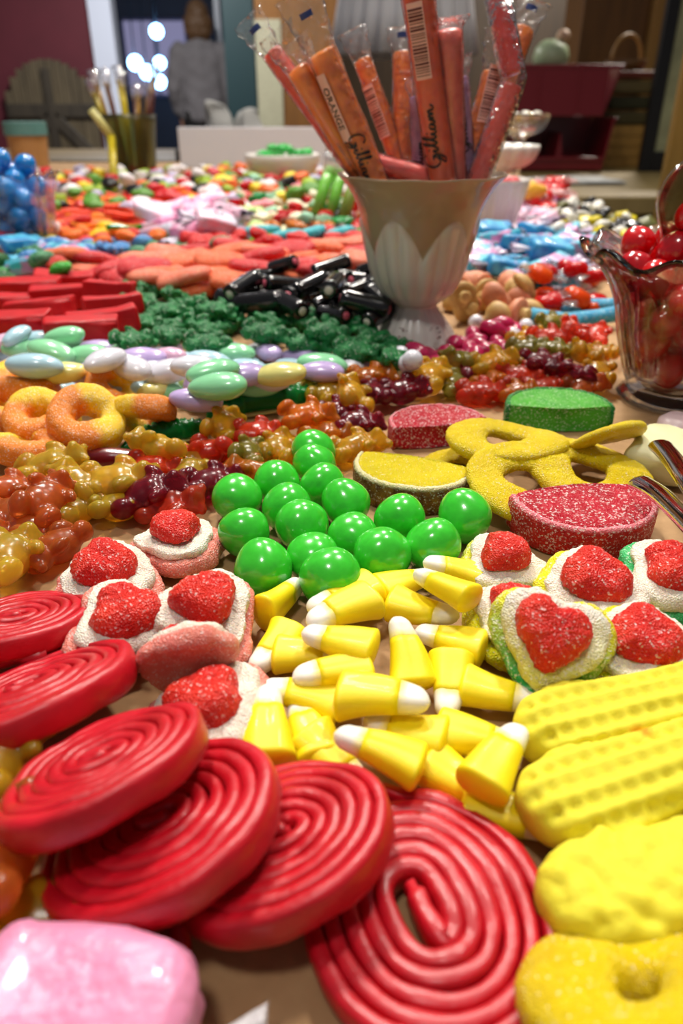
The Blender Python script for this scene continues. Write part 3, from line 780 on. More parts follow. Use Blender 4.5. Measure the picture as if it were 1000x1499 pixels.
# ---------------------------------------------------------------- gummy bears
BC = {'amber': AMB, 'orange': ORG, 'brown orange': BRN, 'red': REDB, 'dark red': DRED, 'olive': OLV, 'golden': LEMON}
bears = [('golden', 75, 681, .2, 20, 10, 1.30), ('golden', 118, 706, .3, 140, 30, 1.25), ('golden', 172, 706, .3, 10, 20, 1.35), ('golden', 112, 742, 0, 60, 5, 1.2), ('golden', 14, 812, .2, 80, 30, 1.35), ('golden', 232, 654, .5, 170, 60, 1.15),
  ('brown orange', 68, 730, .7, 80, 60, 1.2), ('brown orange', 44, 778, 0, 200, 5, 1.3), ('brown orange', 78, 800, 0, 250, 10, 1.15), ('brown orange', 12, 718, .3, 30, 10, 1.2), ('dark red', 220, 722, .2, 15, 30, 1.3), ('red', 249, 738, 0, 5, 60, 1.15), ('dark red', 312, 706, .1, 25, 20, 1.15),
  ('red', 228, 684, .1, 0, 20, 1.1), ('red', 300, 662, .2, 190, 50, 1.1), ('golden', 279, 690, 0, 90, 20, 1.05), ('amber', 329, 622, .5, 75, 50, 1.1), ('red', 377, 634, .3, 10, 20, 1.05), ('olive', 366, 664, .3, 80, 60, 1.05), ('red', 318, 660, .0, 0, 10, 1.05), ('orange', 373, 690, 0, 170, 10, 1.1),
  ('amber', 408, 655, .1, 85, 30, 1.1), ('orange', 452, 608, .7, 15, 40, 1.15), ('orange', 478, 634, .1, 0, 10, 1.15), ('amber', 516, 576, .6, 100, 60, 1.2), ('amber', 524, 654, 0, 20, 10, 1.2), ('dark red', 498, 600, .4, 40, 20, 1.0), ('dark red', 524, 619, .3, 10, 30, 1.1), ('dark red', 548, 574, .4, 95, 30, 1.05), ('dark red', 592, 572, .2, 0, 30, 1.2),
  ('amber', 632, 549, .5, 60, 40, 1.3), ('olive', 674, 527, .6, 130, 40, 1.1), ('olive', 668, 563, 0, 40, 50, 1.1), ('dark red', 692, 549, .1, 90, 30, 1.1), ('amber', 724, 530, .7, 10, 30, 1.25), ('orange', 722, 556, 0, 0, 10, 1.3), ('red', 704, 574, 0, 5, 20, 1.2), ('red', 762, 553, .3, 0, 60, 1.15), ('dark red', 795, 532, .7, 20, 20, 1.2), ('dark red', 836, 545, .5, 160, 20, 1.2),
  ('brown orange', 858, 564, .1, 20, 40, 1.1), ('olive', 776, 510, .6, 10, 10, 1.15), ('olive', 813, 513, .7, 0, 10, 1.15), ('amber', 853, 516, .8, 90, 60, 1.15), ('amber', 876, 545, .2, 80, 10, 1.2), ('red', 838, 482, .7, 85, 50, 1.2), ('red', 806, 494, .6, 10, 30, 1.2), ('olive', 812, 472, .5, 30, 20, 1.1), ('red', 874, 492, .3, 60, 10, 1.15), ('amber', 772, 494, .3, 20, 10, 1.1),
  ('orange', 545, 552, .3, 5, 10, 1.2), ('brown orange', 20, 750, 0, 100, 0, 1.2), ('golden', 180, 740, 0, 20, 0, 1.1), ('olive', 430, 566, .2, 30, 20, 1.0), ('amber', 480, 574, .1, 60, 20, 1.1), ('orange', 756, 574, 0, 20, 0, 1.1), ('red', 800, 566, 0, 40, 0, 1.1), ('amber', 880, 516, 0, 90, 0, 1.1)]
for i, (c, px, py, z, yaw, t, sc) in enumerate(bears):
    put('gummy_bear', BEAR[i % 3], BC[c], px, py, z, yaw, (t * .5, (i * 29) % 24 - 12), sc, cat='gummy bear', auto=c + ' gummy bear', group='gummy bears')
for (c, px, py, z, yaw, sc, lab) in [('amber', 40, 1345, 0, 200, 1.3, 'large amber gummy bear lying left of the licorice wheels, bottom left'), ('golden', 88, 1390, 0, 260, 1.0, 'yellow gummy bear at the bottom left next to the pink taffy'), ('brown orange', 0, 1238, 1.0, 80, 1.2, 'orange gummy bear cut by the left edge below the top wheel'), ('amber', -6, 1112, .9, 80, 1.1, 'amber gummy bear at the left edge between two licorice wheels')]:
    put('gummy_bear', BEAR[1], BC[c], px, py, z, yaw, (10, 10), sc * 1.08, label=lab, cat='gummy bear', group='gummy bears beside the licorice wheels')
WORM = one('gummy_worm', setz0(bumpy(tube([(-3.2 + .4 * k, .1 * sin(k), 0) for k in range(17)], lambda u: .25 + .35 * sin(pi * u) ** .5, 16, flat=.8), .1, 1, 4)))
put2('gummy_worm', WORM, gummy(srgb(120, 14, 30), trans=.3), (205, 672, .5), (48, 660, .5), label='long dark red gummy worm lying behind the amber bears at left', cat='gummy worm')
CG, CB = gummy(srgb(8, 130, 50), trans=.35), plain(srgb(220, 214, 140), .4, .2, .4)
put2('gummy_crocodile', CROC, [CG, CB], (466, 570, .5), (300, 606, .5), 0, flex=(.7, 1.2), label='dark green gummy crocodile with scaly back, between almonds and orange bears', cat='gummy crocodile')
put2('gummy_crocodile', CROC, [CG, CB], (306, 612, .6), (172, 654, .5), 0, flex=(.7, 1.2), label='bright green gummy crocodile with pale belly, behind the left gummy bears', cat='gummy crocodile')
# ---------------------------------------------------------------- jordan almonds
AC = {'mint green': srgb(148, 224, 170), 'lavender': srgb(200, 178, 228), 'pale blue': srgb(176, 214, 228), 'white': srgb(222, 222, 232), 'pale yellow': srgb(236, 228, 140), 'pink': srgb(236, 188, 214)}
AC = {k: glossy(v, .12, .15, .5, .03, 200) for k, v in AC.items()}
G, L_, B_, W_, Y_, K_ = 'mint green', 'lavender', 'pale blue', 'white', 'pale yellow', 'pink'
alms = [(B_, 24, 492, 70), (G, 54, 483, 10), (K_, 9, 501, 40), (G, 94, 492, 0), (G, 35, 511, 30), (B_, 56, 497, 20), (B_, 14, 518, 20), (G, 75, 515, -12), (G, 124, 506, 10), (G, 129, 520, 0), (L_, 87, 500, 30), (B_, 51, 536, 10),
 (W_, 101, 534, 10), (Y_, 91, 546, 0), (B_, 100, 567, 80), (L_, 136, 545, 60), (W_, 154, 527, 60), (G, 164, 500, 30), (W_, 189, 537, -30), (L_, 206, 525, 10), (K_, 245, 523, -20), (L_, 227, 557, 0), (G, 234, 574, 10), (W_, 247, 544, 20), (Y_, 264, 560, -20),
 (W_, 287, 537, 15), (G, 312, 545, 30), (G, 318, 566, -10), (L_, 287, 586, 5), (G, 342, 518, 8), (L_, 352, 550, 10), (G, 350, 576, 70), (B_, 362, 540, -10), (G, 378, 566, 20), (Y_, 410, 548, -12), (G, 472, 534, 0), (L_, 470, 544, 0), (K_, 528, 538, 0), (B_, 306, 530, 0),
 (W_, 60, 520, 40), (G, 8, 480, 0), (W_, 28, 535, 20), (L_, 150, 512, 0), (G, 180, 518, 50), (W_, 215, 545, 70), (B_, 268, 530, 30), (W_, 330, 558, 0), (L_, 300, 556, 60), (G, 395, 548, 10), (B_, 440, 545, 5), (W_, 500, 542, 0), (W_, 170, 552, 0), (B_, 200, 570, 30), (W_, 390, 558, 0)]
zone_alm = [(0, 478), (160, 478), (200, 512), (360, 512), (560, 540), (450, 560), (330, 600), (250, 590), (110, 575), (0, 545)]
# ---------------------------------------------------------------- scatter helper
def inside(poly, x, y):
    c = False; n = len(poly)
    for i in range(n):
        x1, y1 = poly[i]; x2, y2 = poly[i - 1]
        if (y1 > y) != (y2 > y) and x < (x2 - x1) * (y - y1) / (y2 - y1) + x1: c = not c
    return c
def zone(pix, dist, n, fn, layers=1, seed=1, h=.4, back=0):
    """pieces spread over the patch of table seen inside the outline"""
    poly = [tuple(P(x, y, h).xy) for x, y in pix]; r = random.Random(seed)
    xs = [p[0] for p in poly]; ys = [p[1] for p in poly]; k = 0
    for l in range(layers):
        got = []; tries = 0
        while len(got) < n and tries < 4000:
            tries += 1; x, y = r.uniform(min(xs), max(xs)), r.uniform(min(ys), max(ys))
            if not inside(poly, x, y) or x > 35.0 or any((x - a) ** 2 + (y - b) ** 2 < dist * dist for a, b in got): continue
            got.append((x, y))
        got.sort(key=lambda q: -q[1])
        for x, y in got: fn(x, y, k, r); k += 1
    return k
def spec(name, shapes, mats, lab, cat, group, sc=1.0, var=.12, yaw=None, tl=18, **kw):
    """mats: dictionary colour word -> material(s)"""
    keys = list(mats)
    def f(x, y, k, r):
        c = r.choice(keys)
        put_w(name, r.choice(shapes), mats[c], x, y, (r.uniform(*yaw) if yaw else r.uniform(0, 360)), (r.uniform(-tl, tl), r.uniform(-tl, tl)), sc * r.uniform(1 - var, 1 + var), cat=cat, auto=(c + ' ' + lab).strip(), group=group, **kw)
    return f
zone(zone_alm, 1.5, 60, spec('jordan_almond', ALM, AC, 'candied almond', 'candied almond', 'pastel candied almonds', .86, tl=8), 1, 44)
order = sorted(range(len(alms)), key=lambda i: (i < 39, -alms[i][2]))
for i in order:
    c, px, py, yaw = alms[i]
    put('jordan_almond', ALM[i % 3], AC[c], px, py, None, yaw, ((i * 31) % 20 - 10, (i * 17) % 24 - 12), (.86 + .04 * (i % 4)) * (1.02 if py > 510 else .88), cat='candied almond', auto=c + ' candied almond', group='pastel candied almonds')

# ---------------------------------------------------------------- dark green sugared bears
FG = {'dark green': sugar(srgb(14, 118, 54), .14, 1000, col2=srgb(44, 160, 84), trans=.2)}
fr = spec('sugared_bear', [FROG], FG, 'sugared gummy bear', 'sugared gummy', 'dark green sugared gummy bears', 1.3, tl=25)
zone([(145, 440), (200, 425), (335, 462), (400, 470), (550, 495), (580, 528), (500, 520), (420, 516), (360, 500), (300, 502), (180, 505), (165, 470)], 2.3, 34, fr, 1, 3)
for k, (px, py, z, yw) in enumerate([(196, 500, .5, 60), (210, 474, .8, 0), (248, 492, .5, 90), (304, 505, .3, 10), (388, 488, .9, 0), (452, 504, .5, 5), (480, 488, 1.0, 0), (524, 516, .5, 0), (576, 526, .2, 95), (297, 478, .6, 0), (203, 446, .6, 40), (316, 455, .6, 0), (245, 457, .5, 10)]):
    put('sugared_bear', FROG, FG['dark green'], px, py, None, yw, (15, 10), 1.2, cat='sugared gummy', auto='dark green sugared gummy bear', group='dark green sugared gummy bears')
# ---------------------------------------------------------------- red licorice bars
RB = plain(srgb(190, 8, 20), .5, .05, .15, var=.15, vs=80, bs=.2, bsc=400, spec=.3)
for k, (px, py, yw, sc, w) in enumerate([(60, 470, 8, 1.0, None), (150, 486, 16, .9, None), (20, 492, 0, 1.0, None), (100, 450, 12, 1.15, None), (40, 440, 5, 1.1, None), (165, 462, 20, .8, None), (120, 498, 14, .9, None), (160, 440, -10, .8, None), (0, 462, 10, 1, None), (95, 428, 8, 1, None)]):
    put('licorice_bar', REDBAR[k % 2], RB, px, py - 16, None, yw, ((k * 23) % 16 - 8, (k * 13) % 12 - 6), sc * .95, cat='licorice', auto='thick red licorice bar', group='red licorice bars')
# ---------------------------------------------------------------- coral slices
CO = {'orange': sugar(srgb(242, 92, 36), .12, 900, col2=srgb(252, 136, 80), trans=.15), 'coral': sugar(srgb(244, 110, 78), .12, 900, col2=srgb(252, 152, 116), trans=.15), 'red': sugar(srgb(206, 24, 36), .12, 900, col2=srgb(226, 50, 54), trans=.1)}
cz = spec('sugared_slice', LENS, CO, 'sugared fruit slice', 'sugared fruit slice', 'orange and red sugared slices', 1.1, yaw=(-35, 35), tl=14)
zone([(95, 400), (240, 385), (530, 378), (560, 415), (560, 440), (420, 425), (340, 445), (230, 435), (180, 420)], 2.5, 46, cz, 2, 5)
# ---------------------------------------------------------------- black filled licorice
BM = plain(srgb(9, 8, 9), .16, .5, 0)
BL = {'pink filled': [BM, plain(srgb(212, 90, 110), .6)], 'white filled': [BM, plain(srgb(226, 220, 200), .6)]}
bz = spec('filled_licorice', [BLK], BL, 'black licorice tube', 'licorice', 'black filled licorice pieces', .95, yaw=(-60, 80), tl=22, cap=1.7)
zone([(335, 455), (400, 430), (500, 425), (575, 440), (575, 492), (520, 496), (400, 482), (345, 474)], 1.7, 26, bz, 3, 8)
put('filled_licorice', BLK, BL['white filled'], 488, 418, None, 80, (-18, 0), 1.0, cat='licorice', label='black licorice tube on top of its pile, white filling facing the viewer', group='black filled licorice pieces')
# ---------------------------------------------------------------- magenta beans, white balls, tan mushrooms
BN = {'magenta': glossy(srgb(190, 22, 84), .15, .2, .5, .1, 300)}
mz = spec('candy_peanut', BEAN, BN, 'candy coated peanut', 'candy coated peanut', 'magenta candy coated peanuts', .88, cap=.6)
zone([(592, 527), (650, 518), (692, 492), (755, 482), (765, 505), (700, 522), (640, 540), (602, 538)], 1.1, 40, mz, 2, 4)
for k, (px, py) in enumerate([(697, 472), (741, 470), (770, 478), (752, 492), (760, 504), (604, 527), (598, 532), (586, 520)]):
    put('mint_ball', GUMLO, AC['white'], px, py, None, 0, (0, 0), .5, cat='mint candy', auto='small white mint ball', group='small white mint balls')
MU = {'tan': [plain(srgb(214, 180, 110), .6, 0, .3), plain(srgb(196, 158, 92), .55, 0, .3, var=.1)], 'pinkish tan': [plain(srgb(214, 180, 110), .6, 0, .3), plain(srgb(214, 140, 104), .55, 0, .3, var=.1)]}
uz = spec('mushroom_candy', MUSH, MU, 'mushroom candy', 'mushroom candy', 'tan mushroom candies', 1.12, tl=120)
zone([(662, 430), (700, 412), (770, 425), (778, 470), (730, 480), (672, 470)], 1.7, 12, uz, 2, 6)
# ---------------------------------------------------------------- blue and pink taffy, right
def wrapm(c1, c2, sc=70):
    m, nt, b = mat_new('waxed_taffy_wrapper'); v = coords(nt); setp(b, Roughness=.4, Coat_Weight=.3, Subsurface_Weight=.15, Subsurface_Radius=(.004, .004, .004), Subsurface_Scale=.5)
    nt.links.new(ramp(nt, nz(nt, v, sc, 2), [(.44, c1), (.56, c2)]), b.inputs['Base Color']); bump(nt, b, nz(nt, v, 180, 3), .5, .002); return m
TWm = wrapm(srgb(214, 214, 226), srgb(190, 170, 196))
TB = {'blue': [wrapm(srgb(20, 130, 190), srgb(80, 180, 214)), TWm, TWm], 'light blue and pink': [wrapm(srgb(80, 186, 210), srgb(205, 130, 180)), TWm, TWm]}
tz = spec('wrapped_taffy', TAF, TB, 'wrapped taffy', 'wrapped taffy', 'blue wrapped taffies', 1.1, yaw=(-60, 60), tl=15)
zone([(690, 400), (690, 362), (830, 360), (858, 400), (860, 425), (790, 418), (740, 405)], 3.0, 16, tz, 2, 9)
zone([(0, 372), (30, 368), (95, 372), (120, 400), (0, 415)], 3.0, 7, tz, 2, 12)
BLS = sugar(srgb(40, 150, 196), .18, 900, col2=srgb(84, 184, 214))
sl = {'blue': BLS}
zone([(775, 455), (880, 452), (882, 480), (790, 474)], 2.2, 8, spec('sour_log', [one('sour_log', setz0(bumpy(loftx([(-1.4, .2, .2, 0), (-1.3, .42, .4, 0), (-.5, .52, .45, 0), (.4, .5, .45, 0), (1.3, .42, .4, 0), (1.4, .2, .2, 0)], 18), .15, 1.2, 1)))], sl, 'sugared gummy log', 'sour gummy', 'blue sugared gummy logs', 1.1, yaw=(-40, 20), tl=8), 1, 2)
HO = {'orange': [gummy(srgb(250, 90, 16), trans=.3), film(), film()], 'bright orange': [gummy(srgb(250, 80, 10), trans=.3), film(), film()], 'red': [gummy(srgb(206, 20, 20), trans=.3), film(), film()]}
hz = spec('wrapped_hard_candy', HARD, HO, 'wrapped hard candy', 'hard candy', 'orange and red wrapped hard candies', 1.1)
zone([(780, 445), (800, 418), (862, 420), (880, 452), (800, 460)], 2.0, 12, hz, 2, 3)
# ---------------------------------------------------------------- beyond the taffy: small boxes of colour, all single pieces
BF = {'blue': sugar(srgb(44, 120, 190), .15, 900, col2=srgb(90, 160, 210)), 'teal green': sugar(srgb(50, 130, 90), .15, 900, col2=srgb(90, 160, 110))}
zone([(85, 372), (160, 355), (320, 362), (330, 385), (230, 385), (120, 400), (80, 425), (20, 430), (0, 410)], 2.3, 34, spec('sugared_bear', [FROG, PEBBLE[0]], BF, 'sugared gummy', 'sugared gummy', 'blue and teal sugared gummies', 1.15), 1, 5)
zone([(0, 405), (90, 405), (110, 425), (60, 432), (0, 430)], 2.2, 10, spec('gummy_chunk', PEBBLE, {'bright green': sugar(srgb(40, 160, 30), .1, 900), 'red': sugar(srgb(190, 40, 26), .1, 900), 'dark green': sugar(srgb(20, 90, 30), .1, 900)}, 'gummy chunk', 'gummy candy', 'red and green gummy chunks', 1.1), 1, 7)
RDm = {'red': sugar(srgb(214, 14, 20), .08, 900, col2=srgb(226, 34, 34), trans=.1)}
zone([(268, 372), (340, 352), (400, 366), (535, 352), (538, 380), (400, 386), (300, 392)], 2.0, 42, spec('gummy_chunk', PEBBLE, RDm, 'gummy chunk', 'gummy candy', 'bright red gummies', 1.0), 2, 6)
put('star_gummy', STARF, sugar(srgb(110, 190, 30), .05, 900), 394, 352, None, 10, (0, 0), 1.35, label='bright green star shaped gummy between pink taffies and teal sticks', cat='star gummy')
TE = {'teal': sugar(srgb(40, 176, 190), .1, 900, col2=srgb(80, 200, 210))}
zone([(350, 355), (380, 340), (520, 352), (515, 366), (440, 366)], 2.4, 12, spec('sour_log', [one('sour_log', tube([(-1.6 + .32 * k, .1 * sin(k), .42) for k in range(11)], lambda u: .2 + .28 * sin(pi * u) ** .4, 14))], TE, 'sour gummy log', 'sour gummy', 'teal sour gummy logs', 1.15, yaw=(-20, 60), tl=5), 1, 8)
PT = {'pink and white': [wrapm(srgb(232, 150, 190), srgb(238, 220, 232)), TWm, TWm], 'pale pink': [wrapm(srgb(236, 196, 214), srgb(220, 216, 232)), TWm, TWm]}
zone([(222, 335), (250, 318), (330, 318), (350, 345), (330, 365), (240, 368)], 3.0, 12, spec('wrapped_taffy', TAF, PT, 'wrapped taffy', 'wrapped taffy', 'pink and white wrapped taffies', 1.25, tl=18), 3, 4)
SB = {'orange red': sugar(srgb(226, 62, 16), .05, 900), 'red': sugar(srgb(206, 30, 22), .05, 900), 'orange': sugar(srgb(240, 128, 20), .05, 900)}
zone([(92, 325), (100, 298), (320, 285), (340, 300), (300, 322), (220, 338), (100, 342)], 2.8, 50, spec('gummy_strip', STRIP, SB, 'sour gummy strip', 'gummy strip', 'orange and red sour strips', 1.15, yaw=(-30, 40), tl=6), 2, 5)
YM = {'golden yellow': sugar(srgb(246, 190, 10), .05, 900), 'orange': sugar(srgb(240, 110, 20), .05, 900), 'red': sugar(srgb(200, 26, 22), .05, 900)}
zone([(90, 352), (100, 338), (220, 334), (235, 360), (140, 365)], 2.4, 26, spec('gummy_chunk', PEBBLE, YM, 'gummy chunk', 'gummy candy', 'yellow and orange gummies', 1.15), 1, 9)
put('gummy_strip', STRIP[0], gummy(srgb(30, 140, 10), trans=.2), 198, 333, None, 5, (0, 0), 1.0, label='bright green gummy strip lying across the orange and yellow candies', cat='gummy strip')
ST = {'red': gummy(srgb(206, 24, 34), trans=.2), 'green': gummy(srgb(50, 150, 80), trans=.2), 'cream': plain(srgb(228, 222, 190), .5), 'mint': plain(srgb(160, 214, 180), .5), 'pink': plain(srgb(232, 140, 150), .5)}
zone([(335, 300), (360, 270), (505, 265), (510, 330), (430, 338), (345, 340)], 2.8, 45, spec('candy_drop', PEBBLE + [CUBE], ST, 'candy drop', 'small candy', 'red, green and cream candy drops', 1.1), 2, 11)
PG_ = {'pale green': plain(srgb(180, 214, 130), .5, 0, .2), 'cream': plain(srgb(222, 218, 170), .5, 0, .2)}
zone([(290, 312), (345, 300), (400, 320), (420, 345), (350, 350)], 2.6, 24, spec('candy_drop', PEBBLE, PG_, 'candy drop', 'small candy', 'pale green candy drops', 1.1), 1, 13)
BRm = {'brown': gummy(srgb(120, 60, 24), trans=.1), 'amber': gummy(srgb(200, 110, 20), trans=.2), 'dark brown': plain(srgb(60, 30, 16), .4), 'red': gummy(srgb(190, 24, 24), trans=.1)}
zone([(395, 345), (430, 325), (535, 318), (540, 350), (520, 362), (440, 352)], 2.5, 22, spec('candy_drop', PEBBLE, BRm, 'candy drop', 'small candy', 'brown and amber candies', 1.05), 2, 15)
put('gumball', GUMLO, plain(srgb(8, 7, 8), .3, .3), 491, 318, None, 0, (0, 0), 1.0, label='black gumball resting before the lime green sticks', cat='gumball')
# far strip: assorted small pieces, no one kind of candy
FM = {'lime': plain(srgb(150, 176, 40), .5), 'yellow': plain(srgb(236, 208, 50), .5), 'white': plain(srgb(224, 218, 220), .45), 'red': plain(srgb(196, 28, 36), .4), 'black': plain(srgb(14, 12, 14), .35), 'orange': plain(srgb(226, 100, 30), .45), 'green': plain(srgb(84, 140, 40), .5), 'lavender': plain(srgb(190, 184, 216), .45)}
fz = spec('candy_piece', PEBBLE + [CUBE], FM, 'fruit chew', 'small candy', 'assorted candies at the far end', 1.3)
zone([(0, 300), (0, 262), (150, 250), (330, 246), (520, 250), (520, 280), (340, 284), (100, 300)], 3.0, 170, fz, 1, 21, h=.5)
zone([(92, 300), (100, 262), (300, 250), (520, 256), (510, 275), (330, 290)], 3.4, 60, spec('candy_piece', PEBBLE, FM, 'fruit chew', 'small candy', 'assorted candies at the far end', 1.6), 1, 22, h=2)
zone([(0, 365), (0, 300), (90, 300), (95, 365)], 3.4, 30, fz, 1, 23, h=.5)
zone([(330, 300), (520, 270), (760, 262), (790, 300), (700, 380), (540, 380)], 3.4, 45, spec('candy_drop', PEBBLE + [CUBE], ST, 'candy drop', 'small candy', 'candies behind the vase', 1.2), 1, 24)
# right: pink and white, red twists, black-yellow-white mix
zone([(742, 355), (748, 318), (800, 308), (815, 350), (760, 362)], 2.6, 18, spec('wrapped_taffy', TAF, PT, 'wrapped taffy', 'wrapped taffy', 'pink taffies beside the white bowl', 1.0), 2, 30)
RT_ = {'red': [plain(srgb(206, 22, 22), .3, .4), film((1, .7, .7, 1), .5), film((1, .7, .7, 1), .5)]}
zone([(755, 318), (760, 288), (815, 285), (835, 318), (800, 322)], 2.6, 16, spec('wrapped_hard_candy', HARD, RT_, 'twist candy', 'hard candy', 'red wrapped twist candies', 1.8), 3, 31)
put('gummy_chunk', PEBBLE[1], plain(srgb(236, 178, 60), .4), 770, 280, None, 20, (0, 0), 2.6, label='golden yellow candy lying behind the red twist candies', cat='gummy candy')
MXm = {'black': plain(srgb(16, 15, 14), .25, .3), 'white': plain(srgb(224, 222, 212), .3, .3), 'yellow': plain(srgb(214, 196, 10), .35, .2), 'olive': plain(srgb(96, 96, 40), .35, .2)}
zone([(808, 362), (806, 316), (860, 312), (955, 350), (960, 372), (880, 372)], 1.9, 70, spec('licorice_drop', PEBBLE + [CUBE], MXm, 'licorice candy', 'licorice candy', 'black, white and yellow licorice mix', .95, tl=40), 2, 33)
def paper_mat():
    m, nt, b = mat_new('brown_kraft_paper'); v = coords(nt); setp(b, Roughness=.75)
    nt.links.new(ramp(nt, nz(nt, v, 60, 6, .65), [(.3, srgb(160, 122, 80)), (.7, srgb(186, 148, 102))]), b.inputs['Base Color'])
    bump(nt, b, nz(nt, v, 28, 4, .55), .6, .004); return m
def quick(name, m, mat, loc=(0, 0, 0), parent=None, smooth=False, rotz=0):
    me = bpy.data.meshes.new(name); me.from_pydata([(p[0], p[1], p[2]) for p in m[0]], [], m[1]); me.materials.append(mat)
    if smooth: me.polygons.foreach_set('use_smooth', [True] * len(me.polygons))
    o = link(bpy.data.objects.new(name, me)); o.location = loc; o.rotation_euler[2] = rotz
    if parent: o.parent = parent
    return o
def tag(o, label=None, cat=None, group=None, kind=None):
    if label: o['label'] = label
    if cat: o['category'] = cat
    if group: o['group'] = group
    if kind: o['kind'] = kind
    return o
def empty(name, loc, label, cat, group=None, rotz=0):
    o = link(bpy.data.objects.new(name, None)); o.location = loc; o.rotation_euler[2] = rotz; o.empty_display_size = .02; return tag(o, label, cat, group)
# ---------------------------------------------------------------- milk glass vase with candy sticks
VB = P(606, 496); VX, VY = VB.x, VB.y
def vmod(r, z, a):
    k = 18; fl = abs(sin(a * k / 2))
    if z < 2.2:                                                        # ribbed, scalloped foot
        return r * (1 + .035 * (fl - .5)) + (.07 * cos(a * k) if z < .3 else 0), z
    arch = 5.2 + 2.0 * abs(cos(a * 3 + .3))                                  # arched petals rise to here
    d = .10 * max(0, min(1, (arch - z) / .25)) * (1 if z < 8 else 0)
    return r + d + (.14 * (fl - .6) if z < arch else 0) * min(1, (z - 2.2) / 1.0), z + (.02 * cos(a * 10) if z > 9.2 else 0)
foot_prof = [(1.2, .45), (2.2, .12), (2.62, 0), (2.66, .08), (2.5, .35), (2.2, .85), (1.75, 1.45), (1.42, 1.85), (1.28, 2.1), (1.28, 2.3), (1.2, 2.3)]
cup_prof = [(.3, 2.5), (1.0, 2.42), (1.28, 2.25), (1.55, 2.45), (2.1, 2.95), (2.55, 3.7), (2.78, 4.4), (2.98, 5.2), (3.15, 5.9), (3.25, 6.4), (3.36, 6.9), (3.48, 7.4), (3.66, 7.9), (3.92, 8.4), (4.22, 8.85), (4.6, 9.25), (4.78, 9.42), (4.78, 9.5), (4.68, 9.5), (4.4, 9.24), (4.05, 8.8), (3.7, 8.3), (3.4, 7.7), (3.15, 7.0), (2.95, 6.2), (2.8, 5.2), (2.6, 4.4), (2.3, 3.8), (1.7, 3.1), (.3, 2.9)]
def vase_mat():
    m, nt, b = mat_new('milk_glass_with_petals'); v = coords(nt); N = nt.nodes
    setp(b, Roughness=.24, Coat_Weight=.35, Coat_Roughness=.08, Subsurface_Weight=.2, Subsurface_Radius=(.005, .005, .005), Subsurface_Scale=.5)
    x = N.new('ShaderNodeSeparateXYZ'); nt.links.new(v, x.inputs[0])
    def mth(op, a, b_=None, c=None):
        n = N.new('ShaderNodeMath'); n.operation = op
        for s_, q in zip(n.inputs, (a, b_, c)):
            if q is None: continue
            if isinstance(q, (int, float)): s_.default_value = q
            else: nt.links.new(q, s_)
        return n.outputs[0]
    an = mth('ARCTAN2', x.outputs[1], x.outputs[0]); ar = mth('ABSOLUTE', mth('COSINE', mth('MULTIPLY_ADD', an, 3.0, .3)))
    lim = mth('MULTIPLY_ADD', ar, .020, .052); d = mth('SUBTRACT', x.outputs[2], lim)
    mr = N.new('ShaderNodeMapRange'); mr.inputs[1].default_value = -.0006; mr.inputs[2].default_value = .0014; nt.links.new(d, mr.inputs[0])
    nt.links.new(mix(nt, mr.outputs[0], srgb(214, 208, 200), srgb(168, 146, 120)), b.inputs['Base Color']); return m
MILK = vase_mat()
BROWN = plain(srgb(112, 58, 40), .5)
def dots():
    ms = []; r = random.Random(5)
    for a0 in (-2.15, -1.15, -.3, .6, 1.5, 2.4):
        for k in range(7):
            a = a0 + r.uniform(-.16, .16); z = r.uniform(.45, 1.1); rr = 2.46 - (z - .35) * .72
            ms.append(xf(sphere((.1, .035, .16), 10, 6), Matrix.Translation((rr * cos(a), rr * sin(a), z)) @ Matrix.Rotation(a + pi / 2, 4, 'Z') @ Matrix.Rotation(.5, 4, 'X') @ Matrix.Rotation(r.uniform(-1, 1), 4, 'Y')))
    return merge(*ms)
def dense(pr, n=3):
    out = []
    for i in range(len(pr) - 1):
        for k in range(n): t = k / n; out.append((pr[i][0] * (1 - t) + pr[i + 1][0] * t, pr[i][1] * (1 - t) + pr[i + 1][1] * t))
    return out + [pr[-1]]
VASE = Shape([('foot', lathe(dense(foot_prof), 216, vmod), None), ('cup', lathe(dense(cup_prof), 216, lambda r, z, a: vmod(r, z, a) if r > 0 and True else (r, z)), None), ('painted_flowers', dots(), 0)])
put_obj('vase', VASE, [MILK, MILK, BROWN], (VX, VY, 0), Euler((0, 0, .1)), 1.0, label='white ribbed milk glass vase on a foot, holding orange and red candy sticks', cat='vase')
HM[int((VY - 3) / GC):int((VY + 3) / GC), int((VX - 3 - GX0) / GC):int((VX + 3 - GX0) / GC)] = 30

def text_mesh(txt, size, shear=0, bold=0.0):
    cu = bpy.data.curves.new('t', 'FONT'); cu.body = txt; cu.size = size; cu.shear = shear; cu.offset = bold; cu.resolution_u = 3
    cu.align_x = 'CENTER'; cu.align_y = 'CENTER'
    o = bpy.data.objects.new('t', cu); COL.objects.link(o); dg = bpy.context.evaluated_depsgraph_get(); dg.update()
    me = o.evaluated_get(dg).to_mesh(); V = [list(v.co) for v in me.vertices]; Fc = [tuple(p.vertices) for p in me.polygons]
    o.evaluated_get(dg).to_mesh_clear(); bpy.data.objects.remove(o); bpy.data.curves.remove(cu)
    return subdiv((V, Fc), 1) if False else (V, Fc)
def strip(pts, w):
    V = []; Fc = []; n = len(pts)
    for i, p in enumerate(pts):
        a, b = Vector(pts[max(i - 1, 0)]), Vector(pts[min(i + 1, n - 1)]); d = (b - a).normalized(); s = Vector((d.y, -d.x)) * (w * (.65 + .6 * abs(d.y)) / 2)
        V += [[p[0] + s.x, p[1] + s.y, 0], [p[0] - s.x, p[1] - s.y, 0]]
    for i in range(n - 1): Fc.append((2 * i, 2 * i + 1, 2 * i + 3, 2 * i + 2))
    return V, Fc
